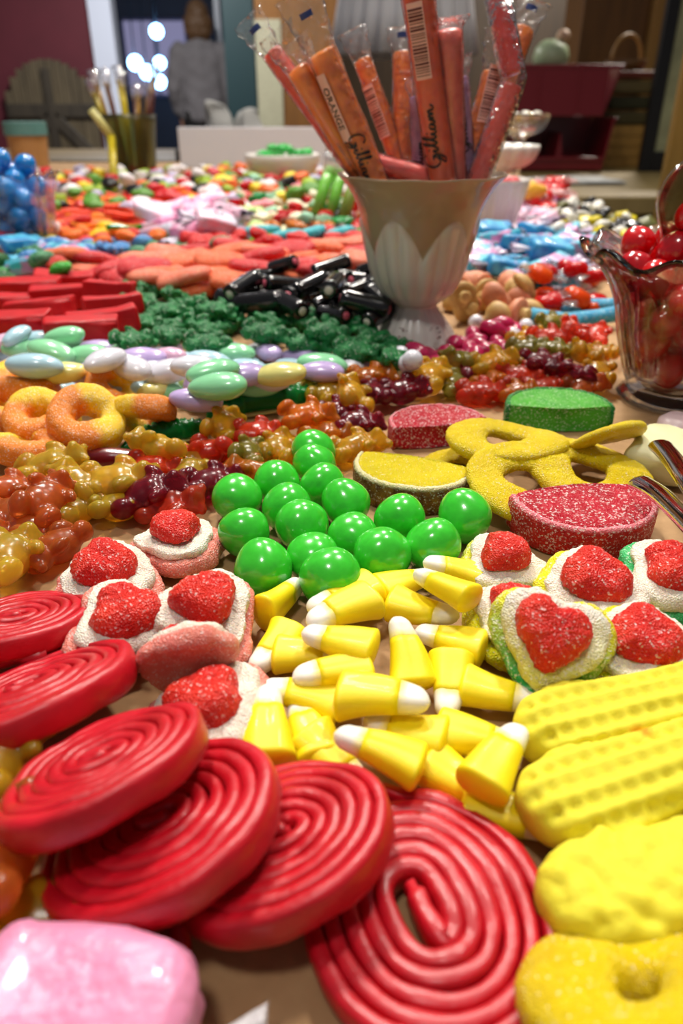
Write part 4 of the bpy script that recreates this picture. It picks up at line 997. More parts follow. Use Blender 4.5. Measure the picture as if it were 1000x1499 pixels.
def smooth2(pts, it=3):
    for _ in range(it):
        q = [pts[0]]
        for a, b in zip(pts[:-1], pts[1:]): q += [(.75 * a[0] + .25 * b[0], .75 * a[1] + .25 * b[1]), (.25 * a[0] + .75 * b[0], .25 * a[1] + .75 * b[1])]
        pts = q + [pts[-1]]
    return pts
def script_gilliam():                  # flowing handwritten lettering: G i l l i a m
    st = [[(.95, 1.25), (.75, 1.55), (.35, 1.5), (.05, 1.0), (.0, .45), (.25, .05), (.6, .1), (.85, .5), (.5, .62), (.95, .62), (.9, .1), (.6, -.45), (.2, -.4), (.5, -.05), (1.1, .35)],
          [(1.1, .3), (1.25, .62), (1.2, .2), (1.35, .05), (1.55, .4), (1.8, 1.2), (1.85, 1.5), (1.7, 1.45), (1.62, .6), (1.75, .05), (1.95, .3), (2.25, 1.2), (2.28, 1.5), (2.13, 1.45), (2.07, .6), (2.2, .05), (2.4, .3), (2.5, .62), (2.48, .2), (2.6, .05), (2.8, .25)],
          [(3.15, .55), (2.9, .6), (2.78, .25), (2.95, .03), (3.15, .3), (3.2, .6), (3.2, .15), (3.35, .05), (3.5, .4), (3.55, .6), (3.58, .05), (3.7, .5), (3.85, .6), (3.88, .05), (4.0, .5), (4.15, .6), (4.2, .15), (4.35, .05), (4.6, .3)],
          [(1.28, .85), (1.31, .95)], [(2.52, .85), (2.56, .95)]]
    m = merge(*[strip(smooth2(s), .13) for s in st])
    return [[p[0] - 2.3, p[1] - .5, 0] for p in m[0]], m[1]
def barcode(L=3.0, W=.8, seed=1):
    r = random.Random(seed); ms = []; x = -L / 2
    while x < L / 2 - .15:
        w = r.choice([.04, .06, .1]); ms.append(([[x + (w if i else 0), -W / 2 + W * j / 8, 0] for j in range(9) for i in (0, 1)], [(2 * j, 2 * j + 1, 2 * j + 3, 2 * j + 2) for j in range(8)])); x += w + r.choice([.05, .07, .1])
    return merge(*ms)
REV = [False]
def wrap(m, r, ang, x0, up=False):
    """lay flat marks on the wall of a cylinder of radius r that runs along x"""
    out = []
    for p in m[0]:
        k = -1 if REV[0] else 1
        a = ang - k * p[1] / r
        out.append([x0 + k * p[0], r * cos(a), r * sin(a)])
    return out, m[1]
def flat_grid(L, W, n=10):
    V = [[-L / 2 + L * i, -W / 2 + W * j / n, 0] for j in range(n + 1) for i in (0, 1)]
    return V, [(2 * j, 2 * j + 1, 2 * j + 3, 2 * j + 2) for j in range(n)]
def stick_parts(L, r, marks=(), empty_top=1.6, bend=None, seed=0):
    """stick along +x from 0 to L; clear sleeve runs on past the top and is crimped there"""
    st = loftx([(0, r * .3, r * .3, 0), (0, r * .85, r * .85, 0), (.12, r, r, 0)] + [(L * k / 8, r * (1 + .02 * sin(k * 2 + seed)), r, 0) for k in range(1, 8)] + [(L - .15, r, r, 0), (L - .04, r * .85, r * .85, 0), (L, r * .5, r * .5, 0)], 22)
    rw = r * 1.13; T = L + empty_top; secs = []
    for k in range(13):
        x = -.1 + (L + .1) * k / 12; w = .03 * sin(k * 1.7 + seed); secs.append((x, rw + w, rw - w * .5, 0))
    for k in range(1, 9):
        u = k / 8; secs.append((L + (empty_top) * u, rw * (1 + .55 * u), rw * (1 - .9 * u) + .03, 0))
    V, Fc = loftx(secs, 26); V = [[p[0], p[1] + (.07 * sin(p[0] * 9 + p[2] * 8) if p[0] > L + .3 else 0), p[2] + (.10 * sin(p[0] * 7 + p[1] * 9 + seed) if p[0] > L + .3 else 0)] for p in V]
    parts = [('candy_stick_core', st, None), ('clear_wrapper', (V, Fc), None)]; mats = [None, film()]
    rm = rw + .05
    for kind, x, ang, sz in marks:
        if kind == 'bar':
            parts.append(('barcode_panel', wrap(flat_grid(3.3 * sz, .85 * sz), rm, ang, x), 1)); mats.append('panel')
            parts.append(('barcode', wrap(barcode(3.0 * sz, .75 * sz), rm + .015, ang, x), 1)); mats.append('barink')
        elif kind == 'script':
            m = script_gilliam(); m = ([[p[0] * sz, p[1] * sz, 0] for p in m[0]], m[1]); parts.append(('printed_lettering', wrap(m, rm + .01, ang, x), 1)); mats.append('ink')
        elif kind == 'blue':
            parts.append(('blue_print', wrap(flat_grid(.28, .7), rm * .62, ang, x), 1)); mats.append('blue')
        elif kind == 'lines':
            ms = merge(*[text_mesh('CANDY STICK NET WT', .22) for q in [0]]); parts.append(('printed_lettering', wrap(ms, rm + .01, ang, x), 1)); mats.append('ink')
        else:
            parts.append(('label_panel', wrap(flat_grid(3.4 * sz, .62 * sz), rm, ang, x), 1)); mats.append('panel')
            parts.append(('printed_lettering', wrap(text_mesh(kind, .52 * sz, bold=.012), rm + .015, ang, x), 1)); mats.append('ink')
    return Shape(parts), mats
INK, BLUEP, PANEL, BARI = plain(srgb(26, 18, 16), .5), plain(srgb(40, 60, 120), .5), plain(srgb(236, 186, 170), .5), plain(srgb(96, 40, 44), .5)
def stickm(c1, c2):
    m, nt, b = mat_new('candy_stick'); v = coords(nt); setp(b, Roughness=.3, Coat_Weight=.4, Subsurface_Weight=.12, Subsurface_Radius=(.004, .003, .002), Subsurface_Scale=.5)
    nt.links.new(ramp(nt, nz(nt, v, 180, 3), [(.3, c1), (.7, c2)]), b.inputs['Base Color']); return m
SO, SR, SP, SPU = stickm(srgb(248, 124, 6), srgb(255, 146, 16)), stickm(srgb(232, 52, 30), srgb(242, 76, 50)), stickm(srgb(228, 96, 84), srgb(240, 120, 106)), stickm(srgb(150, 110, 160), srgb(190, 150, 190))
def stick(c, top, bot, Yt, Yb, r, marks, lab, et=1.6, ext=4.6, seed=0, film_m=None):
    a = Q(top[0], top[1], Yt); b = Q(bot[0], bot[1], Yb); REV[0] = 'ORANGE' in lab
    def room(q): return float(np.interp(q.z, [2.9, 3.8, 5.2, 7.0, 8.3, 9.3], [.5, 1.9, 2.55, 2.95, 3.35, 4.2])) - r * 1.15 - Vector((q.x - VX, q.y - VY)).length
    for it in range(60):                                      # keep the stick clear of the cup wall
        ux = (a - b).normalized(); k = 0.0; bad = False
        while k < ext:
            q = b - ux * k
            if q.z < 9.2 and room(q) < 0:
                bad = k < 2.6; break
            k += .15
        lo = b - ux * k
        if not bad: break
        b = b + (Vector((VX, VY, b.z)) - b) * .05
    L = (a - lo).length
    mk = [(k, L - x if x > 0 else L + et * .62, ang, sz) for k, x, ang, sz in marks]
    sh, mt = stick_parts(L, r, mk, et, seed=seed)
    X = (a - lo).normalized(); vd = (Vector((0, 0, HC)) - a).normalized(); Z = (vd - X * vd.dot(X)).normalized(); Y = Z.cross(X)
    M = Matrix((X, Y, Z)).transposed().to_4x4()
    mm = {'panel': PANEL, 'barink': BARI, 'ink': INK, 'blue': BLUEP}
    mats = [c if q is None else (mm[q] if isinstance(q, str) else q) for q in mt]
    return put_obj('candy_stick', sh, mats, lo, M, 1.0, label=lab, cat='candy stick', group='wrapped candy sticks in the vase')
H_ = pi / 2
stick(SO, (470, 74), (546, 266), 44.6, 45.2, .68, [('ORANGE', 2.6, H_ - .75, 1.0), ('script', 5.5, H_ - .30, .6), ('blue', -1, H_, 1)], 'thick orange candy stick whose wrapper reads ORANGE, leaning left at front', 2.7, seed=1)
stick(SO, (434, 98), (520, 262), 45.0, 45.8, .58, [('lines', 5.2, H_ - .4, 1.0)], 'orange candy stick second from left, left of the one reading ORANGE', 1.9, seed=2)
stick(SR, (396, 74), (512, 262), 46.6, 46.2, .52, [('blue', -1, H_, 1)], 'red candy stick leaning farthest left with a blue printed wrapper tip', 1.9, seed=3)
stick(SP, (452, 88), (560, 258), 48.2, 47.4, .42, [], 'pinkish red candy stick half hidden behind the left orange sticks', 1.2, seed=4)
stick(SO, (530, 86), (592, 262), 48.5, 47.5, .48, [('bar', 2.8, H_ - .5, .85)], 'slim orange candy stick behind, with a striped barcode along its right side', 1.5, seed=5)
stick(SO, (590, 76), (590, 230), 49.0, 47.8, .55, [('blue', -1, H_, 1)], 'upright orange candy stick at the back with a blue printed wrapper top', 1.2, seed=6)
stick(SR if False else stickm(srgb(244, 84, 14), srgb(250, 104, 26)), (608, -34), (650, 264), 43.9, 44.9, .74, [('bar', 2.6, H_ - .30, 1.0), ('script', 6.9, H_ - .30, .66)], 'tall red orange candy stick in the centre with barcode and Gilliam lettering', 1.0, seed=7)
stick(SP, (657, 42), (690, 264), 44.2, 45.0, .62, [], 'pale red candy stick right of the tall barcode one, rounded top', .5, seed=8)
stick(SPU, (672, 112), (712, 218), 46.8, 46.4, .48, [('script', 2.6, H_, .5)], 'purple printed wrapper stick between the pale red and orange sticks', 1.0, seed=9)
stick(SPU, (612, 140), (616, 262), 46.8, 46.4, .45, [('script', 3.2, H_, .45)], 'purple and silver wrapped stick just left of the tall centre stick', .9, seed=10)
stick(SO, (722, 104), (694, 262), 47.4, 46.8, .55, [('bar', 1.2, H_ + .2, .85)], 'orange candy stick behind the broken red one, barcode near its top', 1.9, seed=11)
stick(SO, (768, 40), (730, 200), 49.2, 48.4, .58, [('blue', -1, H_, 1)], 'orange candy stick farthest right at the back, clear wrapper above', 1.4, seed=12)
stick(SR, (520, 232), (612, 256), 45.8, 45.4, .5, [], 'short red candy stick lying across the vase rim', .3, ext=1.0, seed=13)
# the broken stick in one sleeve: lower and upper halves
a, b, c = Q(752, 118, 46.0), Q(700, 264, 45.6), Q(726, -20, 46.6)
def seg(p, q, r, over=0):
    d = (q - p); X = d.normalized(); L = d.length
    m = loftx([(0, r * .5, r * .5, 0), (.06, r * .95, r * .95, 0), (.2, r, r, 0), (L - .2, r, r, 0), (L - .06, r * .95, r * .95, 0), (L, r * .5, r * .5, 0)], 20)
    Z = Vector((0, -1, 0)); Y = Z.cross(X).normalized(); Z = X.cross(Y); M = Matrix((X, Y, Z)).transposed().to_4x4(); M.translation = p - b
    return xf(m, M)
lo = b - (a - b).normalized() * 1.4
BRK = Shape([('lower_stick_half', seg(lo, a - (a - b).normalized() * .15, .60), None), ('upper_stick_half', seg(a + Vector((0, 0, .25)), c, .60), None), ('clear_wrapper', tube([lo - b, b - b, (b + a) / 2 - b, a - b - (a - b).normalized() * .4, a - b + Vector((0, 0, .1)), a - b + (c - a).normalized() * .7, (c + a) / 2 - b, c - b], .70, 22), None)])
put_obj('candy_stick', BRK, [stickm(srgb(200, 60, 44), srgb(218, 84, 66)), stickm(srgb(190, 30, 26), srgb(208, 50, 36)), film()], b, Euler((0, 0, 0)), 1.0, label='broken red candy stick at right, bent where it snapped inside its wrapper', cat='candy stick', group='wrapped candy sticks in the vase')

# ---------------------------------------------------------------- fluted glasses
def gmod(lobes, amp, flare):
    def f(r, z, a):
        k = max(0, min(1, (z - flare[0]) / (flare[1] - flare[0])))
        w = amp * (1 + 1.6 * k * k)
        sc = cos(a * lobes)
        return r * (1 + w * (abs(sc) ** .8 - .5)), z + .32 * k ** 3 * cos(a * lobes * 2) 
    return f
def tumbler(h, rb, rm, rt, lobes, amp, thick=.28, base=.7, s=1.0):
    o = [(.05, 0), (rb * .8, 0), (rb * 1.12, .08), (rb * 1.18, .3), (rb * 1.06, .5), (rb, .7)]
    for k in range(1, 13):
        u = k / 12; o.append((rb + (rm - rb) * sin(u * pi / 2) ** .9 + (rt - rm) * max(0, (u - .55) / .45) ** 2.2, .7 + (h - .7) * u))
    i = [(r - thick, z) for r, z in o[:5:-1]]
    prof = o + [(o[-1][0] + .12, h + .1), (o[-1][0] + .05, h + .2), (o[-1][0] - thick, h + .12)] + i[1:] + [(rb * .8, base + .15), (.05, base + .1)]
    return lathe(dense(prof, 2), 160, gmod(lobes, amp, (h * .62, h)))
GLM = glass((.985, .99, .985, 1), .015, 1.36)
def glassware(x, y, m, label, name='candy_glass'):
    return put_obj(name, one(name, m), GLM, (x, y, 0), Euler((0, 0, .35)), 1.0, label=label, cat='glass')
RGX, RGY = P(992, 590).x, P(992, 590).y + .5
glassware(RGX, RGY, tumbler(7.0, 2.35, 3.75, 5.3, 5, .03, thick=.32), 'clear fluted glass with a flared wavy rim full of red gumballs, right')
RGM = [glossy(srgb(206, 8, 14), .08, .15, .8, .08, 300), glossy(srgb(186, 6, 22), .08, .15, .8, .08, 300)]
def fill(cx, cy, rfun, z0, z1, d, mats, lab, group, seed, heap=1.5, pick=None):
    r = random.Random(seed); pts = []; z = z0; layer = 0
    while z < z1 + heap:
        R_ = rfun(z) - d / 2 if z < z1 else (rfun(z1) - d / 2 - .2) * sqrt(max(0, 1 - (z - z1) / heap))
        tries = 0
        while tries < 600:
            tries += 1; a = r.uniform(0, 2 * pi); q = R_ * sqrt(r.uniform(0.02, 1)); p = Vector((cx + q * cos(a), cy + q * sin(a), z + r.uniform(-.15, .15)))
            if all((p - o).length > d * .94 for o in pts): pts.append(p)
        z += d * .28; layer += 1
    for k, p in enumerate(pts):
        o = put_obj('gumball', GUM[k % 5], mats[k % len(mats)], p, Euler((k, k * 2, k * 3)), d / 1.76, cat='gumball', group=group)
        o['label'] = lab + (' heaped above the rim' if p.z > z1 else ' seen through the glass')
fill(RGX, RGY, lambda z: float(np.interp(z, [.9, 2, 4, 6.8], [2.1, 2.6, 3.35, 4.5])), 1.7, 6.6, 1.62, RGM, 'shiny red gumball in the clear fluted glass,', 'red gumballs in the right glass', 4, heap=2.6)
BGX, BGY = P(22, 368).x, P(22, 368).y + 2
glassware(BGX, BGY, tumbler(6.6, 3.3, 3.9, 4.3, 6, .05, thick=.3), 'clear scalloped glass of blue gumballs at the left edge of the table')
fill(BGX, BGY, lambda z: float(np.interp(z, [.9, 3, 6], [3.0, 3.3, 3.7])), 1.9, 6.3, 2.0, [glossy(srgb(18, 128, 204), .08, .15, .8, .06, 300)], 'shiny blue gumball in the glass at left,', 'blue gumballs in the left glass', 9, heap=2.4)

# ---------------------------------------------------------------- tongs, scoop, pale candy at right
def rod(pts, r, flat=.45): return tube(smooth3(pts), r, 16, flat=flat)
def smooth3(pts, it=2):
    pts = [Vector(p) for p in pts]
    for _ in range(it):
        q = [pts[0]]
        for a, b in zip(pts[:-1], pts[1:]): q += [a * .75 + b * .25, a * .25 + b * .75]
        pts = q + [pts[-1]]
    return pts
t1 = [P(938, 708, 1.9), P(965, 722, 2.1), P(1000, 756, 2.5), P(1060, 820, 3.0), P(1150, 930, 3.4)]
t2 = [P(968, 654, 2.0), P(985, 672, 2.3), P(1010, 710, 2.8), P(1070, 790, 3.1), P(1150, 920, 3.4)]
og = t1[0].copy()
def arm(t): return tube([p - og for p in smooth3(t)], lambda u: .46 - .1 * min(1, u * 2), 18, flat=.6)
TG = Shape([('tong_arm', arm(t1), None), ('tong_arm', arm(t2), None)])
put_obj('tongs', TG, glass((.97, .98, .97, 1), .03, 1.22), og, Euler((0, 0, 0)), label='clear glassy serving tongs reaching in from the right edge above the red slice', cat='tongs')
sp = P(1030, 262, 9.0); s0 = Q(1004, 285, 27.0)
rim = [Vector((1.15 * cos(t) * (1.0 if sin(t) > 0 else (.35 + .65 * (1 + sin(t)))), 0, 1.25 * sin(t) * (1 if sin(t) > 0 else 2.0))) for t in [2 * pi * k / 60 for k in range(60)]]
SCP = Shape([('handle_rim', tube(rim, .05, 12, closed=True), None), ('handle_web', puff(lambda t: (1.1 * cos(t) * (1.0 if sin(t) > 0 else (.35 + .65 * (1 + sin(t)))), 1.2 * sin(t) * (1 if sin(t) > 0 else 2.0)), [(.3, -.05), (.96, -.06), (1.0, 0), (.96, .06), (.3, .05)], 60), None)])
V2 = [[p[0], p[2], p[1]] for p in SCP.parts[1][1][0]]; SCP = Shape([SCP.parts[0], ('handle_web', (V2, [f[::-1] for f in SCP.parts[1][1][1]]), None), ('handle_stem', tube([(0, 0, -2.3), (.1, .1, -3.2), (.2, .1, -4.4)], .12, 12, flat=.6), None)])
put_obj('scoop', SCP, [glass((.97, .98, .96, 1), .03, 1.3), glass((.50, .47, .30, 1), .12, 1.12), glass((.97, .98, .96, 1), .03, 1.3)], Q(1012, 296, 35.5), Euler((0, 0, .2)), 1.42, label='clear scoop handle standing up out of the red gumball glass', cat='scoop')
PALE = plain(srgb(222, 218, 170), .6, 0, .4, var=.05, vs=100, bs=.3, bsc=700)
put('marshmallow', one('marshmallow', setz0(bumpy(subdiv(box(3.6, 2.6, 1.4, .5, 4), 2), .2, .8, 3))), PALE, 975, 668, 0, 60, (0, 0), 1.0, label='pale cream marshmallow candy under the tongs at the right edge', cat='marshmallow candy')
put('wrapped_mint', HARD[0], [plain(srgb(216, 190, 190), .3, .4), film(), film()], 992, 625, .3, 20, (10, 0), 1.0, label='clear wrapped red and white mint before the red gumball glass', cat='hard candy')
# ---------------------------------------------------------------- front taffies at the bottom edge
PKT = plain(srgb(232, 150, 186), .38, .15, .35, var=.05, vs=60, bs=.5, bsc=130, bd=.003)
WXP = film((.93, .92, .95, 1), .6)
BT = subdiv(box(4.0, 3.1, 2.2, .75, 5), 2)
TAFB = Shape([('taffy_body', setz0(bumpy(bumpy(BT, .45, .55, 3), .12, 1.6, 5)), None), ('wrapper_twist', ([(p[0], p[1], p[2] + 1) for p in twist_end(1, 1.8, .9, 3)[0]], twist_end(1, 1.8, .9, 3)[1]), None), ('wrapper_twist', ([(p[0], p[1], p[2] + 1) for p in twist_end(-1, 1.8, .9, 4)[0]], twist_end(-1, 1.8, .9, 4)[1]), None)])
put('wrapped_taffy', TAFB, [PKT, WXP, WXP], 112, 1524, 0, -8, (0, 0), .84, label='large pink wrapped taffy at the bottom left corner, nearest the viewer', cat='wrapped taffy')
# ---------------------------------------------------------------- the shop behind (cm in, metres out)
def bxs(x0, x1, y0, y1, z0, z1, b=.5):
    return box(x1 - x0, y1 - y0, z1 - z0, b, 2, c=((x0 + x1) / 2, (y0 + y1) / 2, (z0 + z1) / 2))
def rect(px0, py0, px1, py1, Y):
    a, b = Q(px0, (py0 + py1) / 2, Y), Q(px1, (py0 + py1) / 2, Y); c, d = Q((px0 + px1) / 2, py0, Y), Q((px0 + px1) / 2, py1, Y)
    return a.x, b.x, d.z, c.z
def qbox(name, px0, py0, px1, py1, Y, depth, mat, b=.5, label=None, cat=None, group=None, kind=None, z0=None, parent=None, z1=None):
    xa, xb, za, zb = rect(px0, py0, px1, py1, Y)
    if z0 is not None: za = z0
    if z1 is not None: zb = z1
    cx, cy = (xa + xb) / 2, Y + depth / 2
    m = bxs(xa - cx, xb - cx, -depth / 2, depth / 2, 0, zb - za, b)
    o = put_obj(name, one(name, m, True), mat, (cx, cy, za), Euler((0, 0, 0)), 1.0)
    if kind: o['kind'] = kind; del o['category']
    else: tag(o, label, cat or name.replace('_', ' '), group)
    return o
FL = -75.0
def wood(c1, c2, sx=6, rough=.5):
    m, nt, b = mat_new('wood_grain'); v = coords(nt); setp(b, Roughness=rough)
    mp = nt.nodes.new('ShaderNodeMapping'); mp.inputs['Scale'].default_value = (sx, sx, .8); nt.links.new(v, mp.inputs[0])
    nt.links.new(ramp(nt, nz(nt, mp.outputs[0], 4, 5, .6), [(.3, c1), (.7, c2)]), b.inputs['Base Color']); return m
DKW, BRW, TAW = wood(srgb(36, 24, 14), srgb(60, 40, 22)), wood(srgb(92, 60, 22), srgb(120, 80, 34)), wood(srgb(140, 104, 48), srgb(168, 128, 66))
def sbox(name, x0, x1, y0, y1, z0, z1, mat):
    m = bxs(x0, x1, y0, y1, z0, z1, 0.0); o = put_obj(name, one(name, m, True), mat, (0, 0, 0), Euler((0, 0, 0)), 1.0); del o['category']; o['kind'] = 'structure'; return o
sbox('floor', -520, 520, -250, 1310, FL - 6, FL, wood(srgb(70, 50, 34), srgb(96, 70, 46), 2))
sbox('wall_back', -520, 520, 1300, 1310, FL, 225, plain(srgb(58, 58, 66), .7))
sbox('wall_right', 510, 520, -250, 1300, FL, 225, plain(srgb(110, 84, 56), .7))
xw = Q(143, 100, 640).x
sbox('wall_left', -520, xw, 640, 650, FL, 225, plain(srgb(88, 26, 40), .7, var=.08, vs=6))
xa, xb, _, _ = rect(146, 0, 178, 240, 632); sbox('trim_1', xa, xb, 626, 640, FL, 225, plain(srgb(196, 206, 226), .6))
xa, xb, _, _ = rect(321, 0, 329, 240, 720); sbox('trim_2', xa, xb, 716, 724, FL, 225, plain(srgb(150, 160, 176), .4))
xa, xb, _, _ = rect(333, 0, 376, 240, 560); sbox('trim_3', xa, xb, 555, 575, FL, 225, plain(srgb(14, 46, 52), .5))
xa, _, _, _ = rect(374, 0, 376, 240, 600); sbox('wall_partition', xa, 510, 600, 610, FL, 225, wood(srgb(46, 34, 20), srgb(66, 48, 26)))
xa, xb, za, zb = rect(184, 30, 272, 138, 1290)
wo = put_obj('window_1', Shape([('window_frame', merge(bxs(xa, xb, -3, 0, zb, zb + 4, .3), bxs(xa, xb, -3, 0, za - 4, za, .3), bxs(xa - 4, xa, -3, 0, za, zb, .3), bxs(xb, xb + 4, -3, 0, za, zb, .3), bxs((xa + xb) / 2 - 2, (xa + xb) / 2 + 2, -3, 0, za, zb, .3)), None), ('pane', bxs(xa, xb, -2, -1, za, zb, 0), None)], True), [plain(srgb(90, 84, 110), .5), emit(srgb(120, 118, 150), .8)], (0, 1299, 0), Euler((0, 0, 0)), 1.0)
del wo['category']; wo['kind'] = 'structure'
LGL = emit(srgb(130, 190, 255), 14)
for k, (px, py, r) in enumerate([(229, 46, 8), (198, 92, 9), (215, 106, 9), (234, 92, 8), (234, 120, 9)]):
    p = Q(px, py, 1060 + 40 * k); rr = r * .95
    # a small globe lamp on a wall-to-ceiling rod
    sh = Shape([('lamp_globe', sphere((rr, rr, rr), 20, 12), None), ('hanging_rod', tube([(0, 0, rr * .9), (0, 0, max(rr + 5, 222 - p.z))], .8, 8), None)])
    put_obj('pendant_lamp', sh, [LGL, plain(srgb(30, 30, 34), .5)], p, Euler((0, 0, 0)), 1.0, label='blazing bluish white lamp, ' + ['highest of all, above the others', 'largest and leftmost of the low cluster', 'low in the cluster, beside the leftmost', 'upper right of the low cluster', 'lowest right, nearest the person'][k], cat='lamp', group='bright lamps beside the person')
# round topped gate of old boards against the red wall
gx0, gx1, gz0, gz1 = rect(-4, 84, 132, 240, 612); gr = (gx1 - gx0) / 2; gc = (gx0 + gx1) / 2
bm_pl = []; npl = 12
for k in range(npl):
    x0 = -gr + 2 * gr * k / npl; x1 = x0 + 2 * gr / npl - .25; xm = (x0 + x1) / 2; top = gz1 - gr + sqrt(max(0, gr * gr - xm * xm))
    bm_pl.append(('gate_board', bxs(x0, x1, -2, 2, FL, top, .5), None))
br = [('cross_bar', bxs(-gr * .98, gr * .98, -5, -2, gz1 - gr - 4, gz1 - gr + 5, .5), None), ('cross_bar', bxs(-gr * .98, gr * .98, -5, -2, FL + 20, FL + 30, .5), None),
      ('diagonal_brace', xf(bxs(-gr * 1.2, 0, -5, -2, -4, 4, .5), TRS((0, 0, gz1 - gr - 2), (0, -.8, 0))), None), ('diagonal_brace', xf(bxs(0, gr * 1.2, -5, -2, -4, 4, .5), TRS((0, 0, gz1 - gr - 2), (0, .8, 0))), None), ('centre_post', bxs(-3, 3, -5.5, -2, FL, gz1 - 6, .5), None)]
put_obj('wooden_gate', Shape(bm_pl + br, True), [wood(srgb(66, 58, 44), srgb(98, 88, 68))] * npl + [wood(srgb(44, 40, 34), srgb(64, 58, 48))] * 5, (gc, 632, 0), Euler((0, 0, 0)), 1.0, label='round topped weathered board gate leaning on the dark red wall', cat='gate')
qbox('low_cabinet', -180, 234, 330, 250, 330, 80, wood(srgb(84, 70, 40), srgb(104, 88, 52)), label='brown topped low cabinet behind the far left end of the table', z0=FL)
# notice and cupboard behind the sticks
qbox('cupboard', 376, -60, 500, 240, 540, 50, BRW, label='tall brown cupboard behind the candy sticks with a paper on it', z0=FL)
qbox('paper_notice', 376, 28, 413, 186, 539, 1, plain(srgb(150, 150, 128), .7, var=.15, vs=90), b=.1, label='pale printed paper sheet hanging on the brown cupboard', cat='notice')
# white sign card standing on the far end of the table
qbox('sign', 262, 186, 478, 244, 186, 1.2, plain(srgb(206, 206, 212), .6), b=.2, label='blank white card sign standing at the far end of the table', z0=0)
for k, (px, py) in enumerate([(318, 170), (366, 178)]):
    p = Q(px, py, 262); m = bumpy(subdiv(box(7, 6, 8, 1.2, 3), 2), 2.4, .2, k); put_obj('paper_bag', one('paper_bag', m), plain(srgb(190, 190, 186), .6), p, Euler((0, 0, .3)), 1.0, label='crumpled white paper bag behind the white sign, ' + ['left one' if k == 0 else 'right one'][0], cat='bag')
qbox('side_table', 255, 190, 470, 240, 240, 60, plain(srgb(60, 56, 54), .6), label='dark small table behind the display table holding white paper bags', z0=FL, z1=Q(330, 184, 262).z - 5.5)
# ---- jar of candy sticks
JX, JY = P(198, 256).x, P(198, 256).y
jar = lathe(dense([(.05, 0), (3.9, 0), (4.3, .4), (4.6, 3), (5.0, 8), (5.4, 11), (5.2, 11), (4.8, 8), (4.4, 3), (4.0, .8), (.05, .8)], 2), 48)
put_obj('glass_jar', one('glass_jar', jar), glass(srgb(214, 218, 180), .3), (JX, JY, 0), Euler((0, 0, 0)), 1.0, label='clear jar of yellow and brown candy sticks at the far left of the table', cat='jar')
r_ = random.Random(2); FYc = {'yellow': plain(srgb(186, 166, 20), .4, .2), 'brown': plain(srgb(82, 36, 24), .4, .2), 'mustard': plain(srgb(150, 112, 24), .4, .2)}
for k in range(13):
    c = ['brown', 'yellow', 'mustard'][k % 3]; a = 2 * pi * k / 13; bx, by = JX + 2.4 * cos(a), JY + 2.4 * sin(a); tx, ty = JX + 6.0 * cos(a), JY + 4.6 * sin(a)
    A = Vector((tx, ty, 15.5 + r_.uniform(-2, 2))); B = Vector((bx, by, 1.4)); d = A - B
    sh = Shape([('candy_stick_core', tube([(0, 0, 0), tuple(d * .5), tuple(d)], .42, 10), None), ('clear_wrapper', tube([tuple(d * .96), tuple(d * 1.08), tuple(d * 1.16)], lambda u: .6 + .4 * u, 10), None)])
    put_obj('candy_stick', sh, [FYc[c], film((.8, .8, 1, 1), .1)], B, Euler((0, 0, 0)), 1.0, cat='candy stick', auto=c + ' candy stick in the far jar', group='candy sticks in the far jar')
b0, b1, b2 = P(167, 262, .5), Q(163, 200, JY - 6), Q(133, 160, JY - 7)
put_obj('candy_stick', Shape([('lower_stick_half', tube([(0, 0, 0), tuple((b1 - b0) * .5), tuple(b1 - b0)], .75, 12), None), ('upper_stick_half', tube([tuple((b1 - b0)), tuple((b1 + b2) / 2 - b0), tuple(b2 - b0)], .75, 12), None)]), [FYc['yellow'], plain(srgb(196, 190, 120), .4)], b0, Euler((0, 0, 0)), 1.0, label='bent yellow green candy stick leaning before the far clear jar', cat='candy stick')
# ---- cup with teal lid
cp = P(16, 262); put_obj('lidded_cup', Shape([('cup', lathe([(.05, 0), (3.4, 0), (3.9, 7.2), (.05, 7.2)], 32), None), ('lid', lathe([(.05, 7.2), (4.2, 7.2), (4.2, 9.6), (.05, 9.6)], 32), None)], True), [plain(srgb(168, 122, 72), .5), plain(srgb(84, 128, 124), .5)], (cp.x, cp.y + 12, 0), Euler((0, 0, 0)), 1.0, label='tan cup with a teal lid behind the blue gumball glass', cat='cup')
# ---- white bowl with green candy
def bowl(r0, r1, h, amp=0, lobes=12, t=.35):
    o = [(.05, 0), (r0, 0), (r0, .3)] + [(r0 + (r1 - r0) * sin(u * pi / 2) ** .8, .3 + (h - .3) * (1 - cos(u * pi / 2)) ** .9) for u in [k / 8 for k in range(1, 9)]]
    i = [(max(.05, a - t), b + t * .6) for a, b in o[:2:-1]]
    return lathe(o + [(r1 - t * .4, h + .15)] + i[1:] + [(.05, .8)], 96, (lambda r, z, a: (r * (1 + amp * (abs(cos(a * lobes / 2)) - .5) * min(1, z / h + .2)), z)))
WHT = plain(srgb(208, 204, 198), .3, .3, .1)
bp = P(413, 268); put_obj('bowl', one('bowl', bowl(3.4, 6.9, 4.6)), WHT, (bp.x, bp.y + 3, 0), Euler((0, 0, 0)), 1.0, label='white bowl holding bright green candies in front of the white sign', cat='bowl')
for k in range(9):
    a = k * 2.4; q = .8 + 4.2 * sqrt(k / 9)
    put_obj('gumdrop', PEBBLE[k % 3], plain(srgb(20, 170, 60), .3, .3), (bp.x + q * cos(a), bp.y + 3 + q * sin(a), 3.9 + (.9 if k < 3 else 0)), Euler((0, 0, k)), 1.3, cat='gumdrop', auto='bright green gumdrop in the far bowl', group='green gumdrops in the white bowl')
